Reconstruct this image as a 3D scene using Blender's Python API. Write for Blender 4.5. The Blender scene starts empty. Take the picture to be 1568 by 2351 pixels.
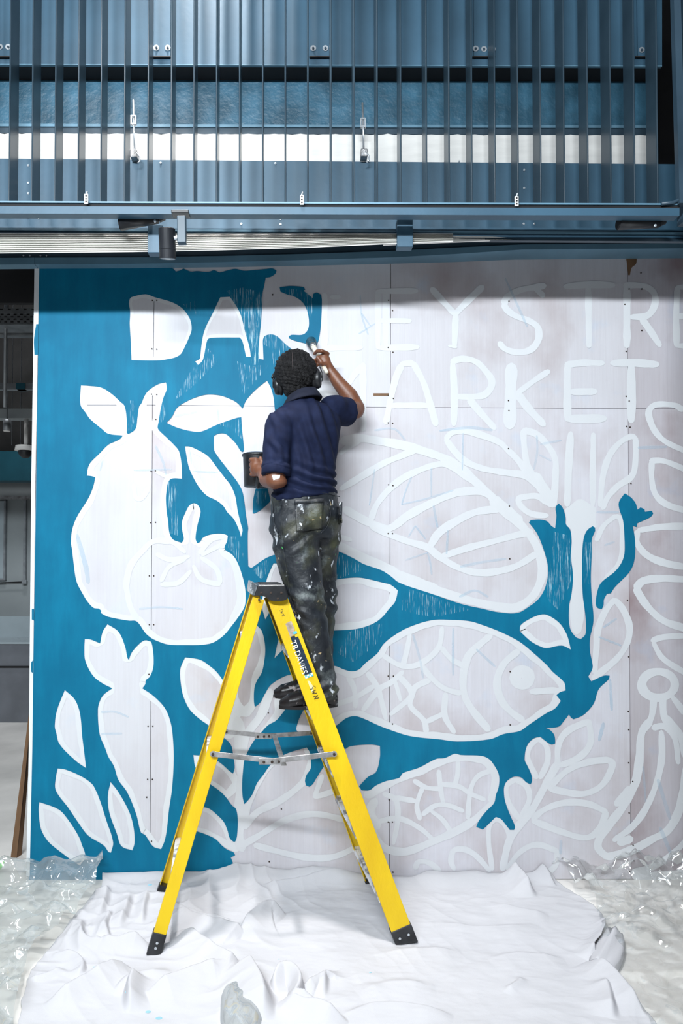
import bpy, bmesh, math, random
import numpy as np
from mathutils import Vector, Matrix, noise
random.seed(7); np.random.seed(7)
sc = bpy.context.scene
COL = sc.collection
PI = math.pi

# ------------------------------------------------------------------ camera
W, H, F = 1568.0, 2351.0, 1567.0
PITCH = math.radians(1.2)
CAM = Vector((0.0, -3.5056, 1.626))
PX0, PYH = 680.0, 1285.0
PY0 = PYH - F * math.tan(PITCH)
cam = bpy.data.cameras.new('camera')
cam.sensor_fit = 'VERTICAL'; cam.sensor_height = 36.0; cam.sensor_width = 24.0
cam.lens = 36.0 * F / H
cam.shift_x = (W / 2 - PX0) / H
cam.shift_y = (PY0 - H / 2) / H
cam.clip_start = 0.05; cam.clip_end = 100
camo = bpy.data.objects.new('camera', cam); COL.objects.link(camo)
camo.location = CAM; camo.rotation_euler = (PI / 2 + PITCH, 0, 0)
sc.camera = camo

# ------------------------------------------------------------------ world, lamps, exposure
wd = bpy.data.worlds.new('world'); sc.world = wd; wd.use_nodes = True
wb = wd.node_tree.nodes['Background']
wb.inputs[0].default_value = (0.80, 0.88, 1.0, 1); wb.inputs[1].default_value = 0.14
sc.view_settings.view_transform = 'Standard'; sc.view_settings.look = 'None'
sc.view_settings.exposure = 0.0; sc.view_settings.gamma = 1.0
try: sc.view_settings.use_curve_mapping = False
except Exception: pass

def area(name, loc, aim, sx, sy, power, color):
    l = bpy.data.lights.new(name, 'AREA'); l.shape = 'RECTANGLE'; l.size = sx; l.size_y = sy
    l.energy = power; l.color = color
    o = bpy.data.objects.new(name, l); COL.objects.link(o); o.location = loc
    d = Vector(aim) - Vector(loc)
    o.rotation_euler = d.to_track_quat('-Z', 'Y').to_euler()
    return o
# a long row of ceiling lamps across the hall, behind and above the photographer
area('hall_lamp_row', (-1.1, -4.6, 4.2), (-0.2, 0, 2.2), 3.2, 0.16, 385, (0.87, 0.95, 1.0))
area('hall_row_fill', (-1.2, -3.9, 4.75), (-0.3, -0.6, 0.4), 3.5, 0.14, 18, (0.94, 0.97, 1.0))  # extra row, added for more highlights on the plastic
# ceiling lamp over the working place
area('hall_lamp_near', (-1.05, -1.9, 4.75), (0.0, -0.45, 0.2), 0.55, 0.30, 12, (1.0, 0.97, 0.94))
area('track_lamp_above', (-0.52, -1.00, 5.6), (-0.02, -0.45, 0.0), 0.26, 0.26, 25, (1.0, 0.98, 0.96)).data.spread = math.radians(62)

# unseen lamp added to brighten the room behind the hoarding
area('back_room_fill', (-2.6, 2.3, 4.7), (-2.4, 3.2, 0), 0.8, 0.3, 45, (0.95, 0.97, 1.0))

# ------------------------------------------------------------------ pixel -> place helpers
def ray(px, py):
    x = (px - PX0) / F; u = (PY0 - py) / F
    return Vector((x, math.cos(PITCH) - u * math.sin(PITCH), math.sin(PITCH) + u * math.cos(PITCH)))
def P(px, py, Y=0.0):
    d = ray(px, py); t = (Y - CAM.y) / d.y
    return CAM + d * t
def PF(px, py, z=0.0):
    d = ray(px, py); t = (z - CAM.z) / d.z
    return CAM + d * t
def S(Y): return F / (Y - CAM.y)        # pixels per metre at depth Y

# ------------------------------------------------------------------ materials
MATS = {}
def nt(name):
    m = bpy.data.materials.new(name); m.use_nodes = True
    n = m.node_tree.nodes; l = m.node_tree.links
    b = n['Principled BSDF']
    MATS[name] = m
    return m, n, l, b
def mat(name, col, rough=0.6, metal=0.0, var=0.12, scale=6.0, spec=0.5, bump=0.0, bscale=60.0, stretch=(1, 1, 1), col2=None, lo=0.35, hi=0.7):
    m, n, l, b = nt(name)
    tc = n.new('ShaderNodeTexCoord'); mp = n.new('ShaderNodeMapping'); mp.inputs['Scale'].default_value = stretch
    l.new(tc.outputs['Object'], mp.inputs[0])
    ns = n.new('ShaderNodeTexNoise'); ns.inputs['Scale'].default_value = scale; ns.inputs['Detail'].default_value = 6
    l.new(mp.outputs[0], ns.inputs['Vector'])
    cr = n.new('ShaderNodeValToRGB'); cr.color_ramp.elements[0].position = lo; cr.color_ramp.elements[1].position = hi
    c2 = col2 if col2 else tuple(min(1, c * (1 + var) + var * 0.02) for c in col)
    c1 = col if col2 else tuple(c * (1 - var) for c in col)
    cr.color_ramp.elements[0].color = (*c1, 1); cr.color_ramp.elements[1].color = (*c2, 1)
    l.new(ns.outputs['Fac'], cr.inputs[0]); l.new(cr.outputs[0], b.inputs['Base Color'])
    b.inputs['Roughness'].default_value = rough; b.inputs['Metallic'].default_value = metal
    b.inputs['Specular IOR Level'].default_value = spec
    if bump > 0:
        n2 = n.new('ShaderNodeTexNoise'); n2.inputs['Scale'].default_value = bscale; n2.inputs['Detail'].default_value = 4
        l.new(mp.outputs[0], n2.inputs['Vector'])
        bp = n.new('ShaderNodeBump'); bp.inputs['Strength'].default_value = bump; bp.inputs['Distance'].default_value = 0.01
        l.new(n2.outputs['Fac'], bp.inputs['Height']); l.new(bp.outputs[0], b.inputs['Normal'])
    return m
def mixnode(n, l, fac, a, bcol):
    mx = n.new('ShaderNodeMix'); mx.data_type = 'RGBA'
    if isinstance(fac, (int, float)): mx.inputs[0].default_value = fac
    else: l.new(fac, mx.inputs[0])
    for s, v in ((6, a), (7, bcol)):
        if isinstance(v, tuple): mx.inputs[s].default_value = (*v, 1)
        else: l.new(v, mx.inputs[s])
    return mx.outputs[2]
def noise_fac(n, l, vec, scale, lo, hi, detail=5, rough=0.55):
    ns = n.new('ShaderNodeTexNoise'); ns.inputs['Scale'].default_value = scale; ns.inputs['Detail'].default_value = detail
    ns.inputs['Roughness'].default_value = rough
    l.new(vec, ns.inputs['Vector'])
    r = n.new('ShaderNodeMapRange'); r.inputs[1].default_value = lo; r.inputs[2].default_value = hi
    l.new(ns.outputs['Fac'], r.inputs[0])
    return r.outputs[0]
def objvec(n, l, scale=(1, 1, 1), loc=(0, 0, 0), rot=(0, 0, 0)):
    tc = n.new('ShaderNodeTexCoord'); mp = n.new('ShaderNodeMapping')
    mp.inputs['Scale'].default_value = scale; mp.inputs['Location'].default_value = loc; mp.inputs['Rotation'].default_value = rot
    l.new(tc.outputs['Object'], mp.inputs[0]); return mp.outputs[0]

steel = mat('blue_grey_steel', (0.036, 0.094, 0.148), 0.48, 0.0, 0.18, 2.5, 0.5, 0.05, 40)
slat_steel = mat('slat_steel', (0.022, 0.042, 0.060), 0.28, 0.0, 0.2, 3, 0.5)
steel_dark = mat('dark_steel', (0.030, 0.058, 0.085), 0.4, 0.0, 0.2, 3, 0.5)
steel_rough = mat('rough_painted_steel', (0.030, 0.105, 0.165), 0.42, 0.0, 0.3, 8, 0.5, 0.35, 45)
lip = mat('lit_steel_lip', (0.12, 0.24, 0.33), 0.38, 0.0, 0.2, 3, 0.6)  # paler than the other steel: light on lips and flanges put into the colour
black = mat('matt_black', (0.006, 0.006, 0.008), 0.8, 0, 0.2)
blackp = mat('black_plastic', (0.013, 0.014, 0.017), 0.38, 0, 0.4, 14, 0.5)
zinc = mat('bright_zinc', (0.62, 0.66, 0.70), 0.32, 0.7, 0.15, 30)
white_board = mat('white_board', (0.82, 0.80, 0.77), 0.8, 0, 0.06, 5, 0.3, 0.1, 50, (1, 1, 6))
cream = mat('cream_sheet', (0.84, 0.83, 0.79), 0.6, 0, 0.08, 6, 0.4)
grey_paint = mat('grey_paint', (0.33, 0.36, 0.37), 0.6, 0, 0.1, 2)
concrete = mat('pale_floor', (0.80, 0.77, 0.735), 0.55, 0, 0.14, 2.2, 0.4, 0.08, 30)
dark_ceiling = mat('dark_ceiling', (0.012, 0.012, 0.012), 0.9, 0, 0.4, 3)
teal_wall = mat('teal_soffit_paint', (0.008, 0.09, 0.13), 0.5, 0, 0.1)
galv = mat('galvanised', (0.30, 0.32, 0.34), 0.4, 0.5, 0.2, 12)
galv_old = mat('worn_galvanised', (0.26, 0.25, 0.24), 0.42, 0.75, 0.0, 22, 0.5, 0.2, 90, (1, 1, 1), (0.56, 0.56, 0.58))
alu_paint = mat('paint_smeared_aluminium', (0.30, 0.30, 0.32), 0.4, 0.3, 0.0, 18, 0.5, 0.3, 60, (1, 1, 1), (0.86, 0.87, 0.90), 0.42, 0.52)
yellow = mat('yellow_fibreglass', (0.66, 0.40, 0.0), 0.42, 0, 0.0, 5, 0.5, 0.12, 120, (1, 1, 0.4), (0.80, 0.54, 0.003), 0.3, 0.6)
rust = mat('rusty_rivet', (0.05, 0.032, 0.024), 0.6, 0.3, 0.3, 60)
timber = mat('raw_timber', (0.19, 0.105, 0.055), 0.7, 0, 0.2, 14, 0.3, 0.1, 60, (1, 1, 0.15))
lime = mat('lime_plastic', (0.10, 0.60, 0.015), 0.4, 0, 0.1)
glassy = mat('window_pane', (0.36, 0.42, 0.45), 0.12, 0, 0.1, 2)
counter = mat('counter_front', (0.14, 0.15, 0.17), 0.35, 0, 0.15, 4, 0.5)

# ------------------------------------------------------------------ mesh helpers
def link(o, parent=None):
    COL.objects.link(o)
    if parent is not None:
        o.parent = parent
        o.matrix_parent_inverse = Matrix.Translation(parent_world(parent)).inverted()
    return o
def parent_world(p):
    v = Vector(p.location)
    q = p.parent
    # children carry an inverse so that their own location is zero in the world
    return v
def mesh(name, vs, fs, m, parent=None, smooth=False):
    me = bpy.data.meshes.new(name); me.from_pydata([tuple(v) for v in vs], [], fs)
    me.materials.append(m)
    if smooth:
        me.polygons.foreach_set('use_smooth', [True] * len(me.polygons))
    me.update()
    return link(bpy.data.objects.new(name, me), parent)
def thing(name, label, cat, loc, group=None):
    o = bpy.data.objects.new(name, None); COL.objects.link(o); o.location = loc; o.empty_display_size = 0.1
    o['label'] = label; o['category'] = cat
    if group: o['group'] = group
    return o
def tag(o, label, cat, group=None):
    o['label'] = label; o['category'] = cat
    if group: o['group'] = group
    return o
def struct(o, label=None):
    o['kind'] = 'structure'
    if label: o['label'] = label
    return o
class MB:
    def __init__(s): s.v = []; s.f = []
    def add(s, vs, fs):
        k = len(s.v); s.v += [tuple(v) for v in vs]; s.f += [tuple(i + k for i in f) for f in fs]; return s
    def hexa(s, p):   # 8 corners: bottom 4 ccw, top 4 ccw
        return s.add(p, [(0, 3, 2, 1), (4, 5, 6, 7), (0, 1, 5, 4), (1, 2, 6, 5), (2, 3, 7, 6), (3, 0, 4, 7)])
    def box(s, a, b):
        x0, y0, z0 = a; x1, y1, z1 = b
        return s.hexa([(x0, y0, z0), (x1, y0, z0), (x1, y1, z0), (x0, y1, z0), (x0, y0, z1), (x1, y0, z1), (x1, y1, z1), (x0, y1, z1)])
    def bbox(s, c, size, R=None, bev=0.0):      # oriented box about a centre
        hx, hy, hz = [q / 2 for q in size]
        pts = [Vector((x, y, z)) for z in (-hz, hz) for (x, y) in ((-hx, -hy), (hx, -hy), (hx, hy), (-hx, hy))]
        if R is not None: pts = [R @ q for q in pts]
        return s.hexa([Vector(c) + q for q in pts])
    def bar(s, a, b, w, t, up=(0, 1, 0)):       # bar from a to b; w across, t along 'up'
        a = Vector(a); b = Vector(b); d = (b - a).normalized(); u = Vector(up); u = (u - d * u.dot(d)).normalized(); r = d.cross(u)
        q = lambda p, i, j: p + r * (w / 2 * i) + u * (t / 2 * j)
        return s.hexa([q(a, -1, -1), q(a, 1, -1), q(a, 1, 1), q(a, -1, 1), q(b, -1, -1), q(b, 1, -1), q(b, 1, 1), q(b, -1, 1)])
    def tube(s, pts, r, n=12, cap=True):
        pts = [Vector(p) for p in pts]; rs = r if isinstance(r, (list, tuple)) else [r] * len(pts)
        ref = None; rings = []
        for i, p in enumerate(pts):
            d = (pts[min(i + 1, len(pts) - 1)] - pts[max(i - 1, 0)]).normalized()
            if ref is None: ref = Vector((0, 0, 1)) if abs(d.z) < 0.9 else Vector((1, 0, 0))
            u = (ref - d * ref.dot(d)).normalized(); ref = u; w = d.cross(u)
            rings.append([p + (u * math.cos(2 * PI * k / n) + w * math.sin(2 * PI * k / n)) * rs[i] for k in range(n)])
        vs = [v for rg in rings for v in rg]; fs = []
        for i in range(len(pts) - 1):
            for k in range(n):
                fs.append((i * n + k, i * n + (k + 1) % n, (i + 1) * n + (k + 1) % n, (i + 1) * n + k))
        if cap:
            fs.append(tuple(range(n - 1, -1, -1))); fs.append(tuple(range((len(pts) - 1) * n, len(pts) * n)))
        return s.add(vs, fs)
    def loft(s, rings):     # closed loft through rings of equal length, capped
        n = len(rings[0]); vs = [v for r in rings for v in r]; fs = []
        for i in range(len(rings) - 1):
            for k in range(n):
                fs.append((i * n + k, i * n + (k + 1) % n, (i + 1) * n + (k + 1) % n, (i + 1) * n + k))
        fs.append(tuple(range(n - 1, -1, -1))); fs.append(tuple(range((len(rings) - 1) * n, len(rings) * n)))
        return s.add(vs, fs)
    def sloft(s, rings, sub=5):     # loft smoothed through its rings
        n = len(rings[0]); m = len(rings); out = []
        for i in range(m - 1):
            r0 = rings[max(i - 1, 0)]; r1 = rings[i]; r2 = rings[i + 1]; r3 = rings[min(i + 2, m - 1)]
            for j in range(sub):
                t = j / sub
                out.append([(r1[k] * 2 + (r2[k] - r0[k]) * t + (r0[k] * 2 - r1[k] * 5 + r2[k] * 4 - r3[k]) * t * t + (r1[k] * 3 - r0[k] - r2[k] * 3 + r3[k]) * t ** 3) * .5 for k in range(n)])
        out.append(rings[-1]); return s.loft(out)
    def prism(s, poly, d):   # extrude polygon (list of 3d points) by vector d
        n = len(poly); d = Vector(d); vs = [Vector(p) for p in poly] + [Vector(p) + d for p in poly]
        fs = [tuple(range(n - 1, -1, -1)), tuple(range(n, 2 * n))] + [(i, (i + 1) % n, n + (i + 1) % n, n + i) for i in range(n)]
        return s.add(vs, fs)
    def ell(s, c, r, R=None, nu=20, nv=12):
        vs = []; fs = []; c = Vector(c)
        for j in range(nv + 1):
            th = PI * j / nv
            for i in range(nu):
                ph = 2 * PI * i / nu
                q = Vector((r[0] * math.sin(th) * math.cos(ph), r[1] * math.sin(th) * math.sin(ph), r[2] * math.cos(th)))
                vs.append(c + (R @ q if R is not None else q))
        for j in range(nv):
            for i in range(nu):
                fs.append((j * nu + i, (j + 1) * nu + i, (j + 1) * nu + (i + 1) % nu, j * nu + (i + 1) % nu))
        return s.add(vs, fs)
    def obj(s, name, m, parent=None, smooth=False, bevel=0.0, seg=2):
        o = mesh(name, s.v, s.f, m, parent, smooth)
        if bevel > 0:
            b = o.modifiers.new('bevel', 'BEVEL'); b.width = bevel; b.segments = seg; b.limit_method = 'ANGLE'; b.angle_limit = math.radians(40)
        return o
def bolt(c, r, m, parent, depth=0.006, normal=(0, -1, 0), name='bolt'):
    n = Vector(normal).normalized(); c = Vector(c)
    return MB().tube([c, c + n * depth * 0.5, c + n * depth * 0.5001, c + n * depth], [r, r, r * 0.55, r * 0.5], 12).obj(name, m, parent, True if False else False)
def pxquad(x0, y0, x1, y1, Y, t, mb=None):      # slab facing the camera whose outline is given in photo pixels at depth Y
    a = P(x0, y0, Y); b = P(x1, y1, Y); mb = mb or MB()
    return mb.box((min(a.x, b.x), Y, min(a.z, b.z)), (max(a.x, b.x), Y + t, max(a.z, b.z)))
def catmull(pts, closed=False, sub=5, corner=50):
    n = len(pts); out = []
    A = [np.array(p, float) for p in pts]
    def isc(i):
        if not closed and (i == 0 or i == n - 1): return True
        a = A[i] - A[i - 1]; b = A[(i + 1) % n] - A[i]
        ca = np.dot(a, b) / (np.linalg.norm(a) * np.linalg.norm(b) + 1e-9)
        return math.degrees(math.acos(max(-1, min(1, ca)))) > corner
    cs = [isc(i) for i in range(n)]
    rng = n if closed else n - 1
    for i in range(rng):
        p1 = A[i]; p2 = A[(i + 1) % n]; L = np.linalg.norm(p2 - p1)
        p0 = A[i - 1] if (closed or i > 0) else p1; p3 = A[(i + 2) % n] if (closed or i + 2 < n) else p2
        def tang(a, b, c):   # tangent at b, scaled to this segment
            t = c - a; nn = np.linalg.norm(t); return t / nn * L if nn > 1e-6 else t
        t1 = (p2 - p1) if cs[i] else tang(p0, p1, p2)
        t2 = (p2 - p1) if cs[(i + 1) % n] else tang(p1, p2, p3)
        k = max(1, min(sub, int(L / 4)))
        for j in range(k):
            t = j / k; h00 = 2 * t**3 - 3 * t**2 + 1; h10 = t**3 - 2 * t**2 + t; h01 = -2 * t**3 + 3 * t**2; h11 = t**3 - t**2
            out.append(h00 * p1 + h10 * t1 + h01 * p2 + h11 * t2)
    if not closed: out.append(A[-1])
    return [tuple(p) for p in out]

# ================================================================== THE MURAL HOARDING
def whitewash(name, c_lo, c_hi, pink, blue, pinkhi):
    m, n, l, b = nt(name)
    v = objvec(n, l, (1, 1, 0.35)); v2 = objvec(n, l, (30, 30, 0.8)); v3 = objvec(n, l)
    f = noise_fac(n, l, v, 2.2, 0.35, 0.65)
    c = mixnode(n, l, f, c_lo, c_hi)
    fp = noise_fac(n, l, objvec(n, l, (1, 1, 0.7), (3, 1, 5)), 2.6, 0.45, pinkhi)
    c = mixnode(n, l, fp, c, pink)
    fb = noise_fac(n, l, objvec(n, l, (1, 1, 1), (9, 2, 1)), 4.5, 0.60, 0.80)
    mb_ = n.new('ShaderNodeMath'); mb_.operation = 'MULTIPLY'; mb_.inputs[1].default_value = 0.6; l.new(fb, mb_.inputs[0])
    c = mixnode(n, l, mb_.outputs[0], c, blue)
    fg = noise_fac(n, l, v2, 3.0, 0.3, 0.8)
    mg = n.new('ShaderNodeMath'); mg.operation = 'MULTIPLY'; mg.inputs[1].default_value = 0.16; l.new(fg, mg.inputs[0])
    c = mixnode(n, l, mg.outputs[0], c, tuple(q * 0.80 for q in pink))
    l.new(c, b.inputs['Base Color']); b.inputs['Roughness'].default_value = 0.62
    bp = n.new('ShaderNodeBump'); bp.inputs['Strength'].default_value = 0.10; bp.inputs['Distance'].default_value = 0.004
    l.new(fg, bp.inputs['Height']); l.new(bp.outputs[0], b.inputs['Normal'])
    return m
wash_a = whitewash('whitewashed_ply', (0.62, 0.61, 0.645), (0.69, 0.69, 0.725), (0.55, 0.50, 0.525), (0.58, 0.67, 0.78), 0.95)
wash_b = whitewash('thin_whitewash_ply', (0.60, 0.575, 0.60), (0.66, 0.65, 0.69), (0.43, 0.36, 0.365), (0.46, 0.57, 0.72), 0.76)
wash_c = whitewash('pinkish_ply', (0.50, 0.46, 0.48), (0.58, 0.555, 0.60), (0.33, 0.25, 0.26), (0.36, 0.45, 0.61), 0.68)
wash_d = whitewash('half_covered_shaded_ply', (0.62, 0.60, 0.63), (0.68, 0.67, 0.72), (0.45, 0.375, 0.375), (0.50, 0.61, 0.76), 0.80)  # pink showing through, deepened partly to stand in for the painter's shadow

def paint_mat(name, c1, c2, alpha=1.0, streak=0.0):
    m, n, l, b = nt(name)
    v = objvec(n, l, (9, 9, 1.4)); f = noise_fac(n, l, v, 1.6, 0.25, 0.8, 6, 0.65)
    v2 = objvec(n, l, (1, 1, 1)); f2 = noise_fac(n, l, v2, 3.0, 0.3, 0.75)
    c = mixnode(n, l, f, c1, c2); c = mixnode(n, l, f2, c, c1)
    l.new(c, b.inputs['Base Color']); b.inputs['Roughness'].default_value = 0.6; b.inputs['Specular IOR Level'].default_value = 0.3
    if alpha < 1:
        r = n.new('ShaderNodeMapRange'); r.inputs[3].default_value = alpha - 0.15; r.inputs[4].default_value = min(1, alpha + 0.15)
        l.new(f2, r.inputs[0]); l.new(r.outputs[0], b.inputs['Alpha'])
    return m
teal = paint_mat('teal_paint', (0.0, 0.128, 0.240), (0.002, 0.225, 0.385))
teal.node_tree.nodes['Principled BSDF'].inputs['Specular IOR Level'].default_value = 0.2
white_paint = paint_mat('white_outline_paint', (0.70, 0.715, 0.735), (0.735, 0.745, 0.76))
thin_white = paint_mat('thin_white_paint', (0.675, 0.685, 0.705), (0.715, 0.725, 0.745))
blue_chalk = paint_mat('blue_chalk', (0.50, 0.68, 0.82), (0.60, 0.75, 0.86), 0.30)
def dry_mat(name, ang, dens, col=(0.0, 0.15, 0.255)):
    m, n, l, b = nt(name)
    v = objvec(n, l, (230, 1, 7), (0, 0, 0), (0, ang, 0)); f = noise_fac(n, l, v, 1.0, dens, dens + 0.10, 3, 0.7)
    b.inputs['Base Color'].default_value = (*col, 1); b.inputs['Roughness'].default_value = 0.42
    l.new(f, b.inputs['Alpha'])
    return m
dry_vert = dry_mat('dry_brushed_teal', 0.0, 0.46)
dry_diag = dry_mat('dry_brushed_teal_slanted', 0.7, 0.44)
pale_streak = dry_mat('pale_brush_streaks', 0.35, 0.56, (0.42, 0.66, 0.76))
pale_streak_v = dry_mat('pale_upright_streaks', 0.0, 0.54, (0.36, 0.62, 0.74))

# backing of the hoarding
def lerp(a, b, t): return a + (b - a) * t
def interp(tbl, x):
    if x <= tbl[0][0]: return tbl[0][1]
    for (a, b), (c, d) in zip(tbl, tbl[1:]):
        if x <= c: return lerp(b, d, (x - a) / (c - a))
    return tbl[-1][1]
wl = P(86, 930).x
wall = MB().box((wl + 0.002, 0.014, 0.0), (3.4, 0.075, P(900, 585).z)).obj('wall_back', black)
struct(wall, 'painted plywood hoarding with a half finished teal mural')
vs_seam = [[(92, 560), (86, 930), (66, 2035)], [(355.5, 560), (350, 930), (344, 2035)], [(897, 560), (896, 935), (894, 2035)], [(1440, 560), (1442, 938), (1449, 2035)], [(1990, 560), (1990, 941), (1990, 2035)]]
hy = [(60, 925), (350, 930), (896, 935), (1442, 938), (2000, 941)]
pm = [[wash_a, wash_a], [wash_a, wash_a], [wash_d, wash_b], [wash_c, wash_c]]
pm = [[wash_a, wash_a], [wash_a, wash_d], [wash_b, wash_d], [wash_c, wash_c]]
g = 1.1
for i in range(4):
    a, b = vs_seam[i], vs_seam[i + 1]
    for j in range(2):
        x = lambda k, s: (a if s == 0 else b)[k][0] + (g if s == 0 else -g) * (0.6 if i != 0 or s else 0)
        yt = lambda s: (a if s == 0 else b)[j][1] + (g * 0.5 if j else 0)
        yb = lambda s: (a if s == 0 else b)[j + 1][1] - (g * 0.5 if not j else 0)
        q = [P(x(j, 0), yt(0)), P(x(j, 1), yt(1)), P(x(j + 1, 1), yb(1)), P(x(j + 1, 0), yb(0))]
        if j == 0:
            for v in (q[0], q[1]): v.z = P(900, 590).z
        else:
            for v in (q[2], q[3]): v.z = 0.003
        MB().prism(q, (0, 0.012, 0)).obj('plywood_panel', pm[i][j], wall)

# ------------------------------------------------------------------ flat paint shapes
def fill(name, loops, off, m, parent, sub=5, corner=50):
    cu = bpy.data.curves.new('tmp', 'CURVE'); cu.dimensions = '2D'; cu.fill_mode = 'BOTH'
    for lp in loops:
        pts = catmull(lp, True, sub, corner)
        sp = cu.splines.new('POLY'); sp.points.add(len(pts) - 1); sp.use_cyclic_u = True
        for k, (px, py) in enumerate(pts):
            w = P(px, py, 0.0); sp.points[k].co = (w.x, w.z, 0, 1)
    o = bpy.data.objects.new('tmp', cu); COL.objects.link(o)
    me = bpy.data.meshes.new_from_object(o.evaluated_get(bpy.context.evaluated_depsgraph_get()))
    bpy.data.objects.remove(o); bpy.data.curves.remove(cu)
    n = len(me.vertices); co = np.empty(n * 3); me.vertices.foreach_get('co', co); co = co.reshape(-1, 3)
    out = np.stack([co[:, 0], np.full(n, -off), co[:, 1]], 1); me.vertices.foreach_set('co', out.ravel())
    me.materials.clear(); me.materials.append(m); me.update(); me.name = name
    return link(bpy.data.objects.new(name, me), parent)
SK = [0]
def ribbon(mb, pts, w, off, closed=False):
    if closed or len(pts) > 2:       # lift the brush at sharp corners
        n = len(pts); cs = []
        for i in range(n if closed else n):
            if not closed and i in (0, n - 1): continue
            a = np.array(pts[i], float) - np.array(pts[i - 1], float); b = np.array(pts[(i + 1) % n], float) - np.array(pts[i], float)
            ca = np.dot(a, b) / (np.linalg.norm(a) * np.linalg.norm(b) + 1e-9)
            if ca < .5: cs.append(i)
        if len(cs) == 1 and closed: cs = sorted([cs[0], (cs[0] + n // 2) % n])
        if cs:
            if closed:
                for k, i in enumerate(cs):
                    j = cs[(k + 1) % len(cs)]; j = j + n if j <= i else j
                    seg = [pts[q % n] for q in range(i, j + 1)]
                    if len(seg) >= 2: ribbon(mb, seg, w, off)
            else:
                bs = [0] + cs + [n - 1]
                for i, j in zip(bs, bs[1:]): ribbon(mb, pts[i:j + 1], w, off)
            return
    c = catmull(pts, closed, 6, 75); n = len(c); SK[0] += 1
    off = off + (SK[0] % 40) * 0.000012
    rnd = random.Random(SK[0]); ph = rnd.random() * 6
    A = [np.array(p) for p in c]; L = []; R = []; s = 0
    for i in range(n):
        a = A[i - 1] if (i > 0 or closed) else A[0]; b = A[(i + 1) % n] if (i < n - 1 or closed) else A[-1]
        d = b - a; d = d / (np.linalg.norm(d) + 1e-9); nn = np.array([-d[1], d[0]])
        if i: s += np.linalg.norm(A[i] - A[i - 1])
        ww = w / 2 * (1 + 0.10 * math.sin(s / 23 + ph) + 0.05 * math.sin(s / 7 + 2 * ph))
        if not closed and (i == 0 or i == n - 1): ww *= 0.72
        L.append(A[i] + nn * ww); R.append(A[i] - nn * ww)
    if not closed:   # rounded ends
        d0 = A[0] - A[1]; d0 = d0 / (np.linalg.norm(d0) + 1e-9) * w * 0.22; d1 = A[-1] - A[-2]; d1 = d1 / (np.linalg.norm(d1) + 1e-9) * w * 0.22
        L = [L[0] * 0.6 + R[0] * 0.4 + d0] + L + [L[-1] * 0.6 + R[-1] * 0.4 + d1]
        R = [R[0] * 0.6 + L[1] * 0.4 + d0] + R + [R[-1] * 0.6 + L[-2] * 0.4 + d1]
    n = len(L); vs = []
    for p in L + R:
        q = P(p[0], p[1], 0.0); vs.append((q.x, -off, q.z))
    fs = [(i, i + 1, n + i + 1, n + i) for i in range(n - 1)]
    if closed: fs.append((n - 1, 0, n, 2 * n - 1))
    mb.add(vs, fs)
def strokes(name, lst, off=0.0012, m=None, label=None):
    mb = MB()
    for st in lst:
        ribbon(mb, st[1], st[0], off, len(st) > 2)
    o = mb.obj(name, m or (thin_white if off > .001 else white_paint), wall)
    if label: o['label'] = label
    return o

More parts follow.
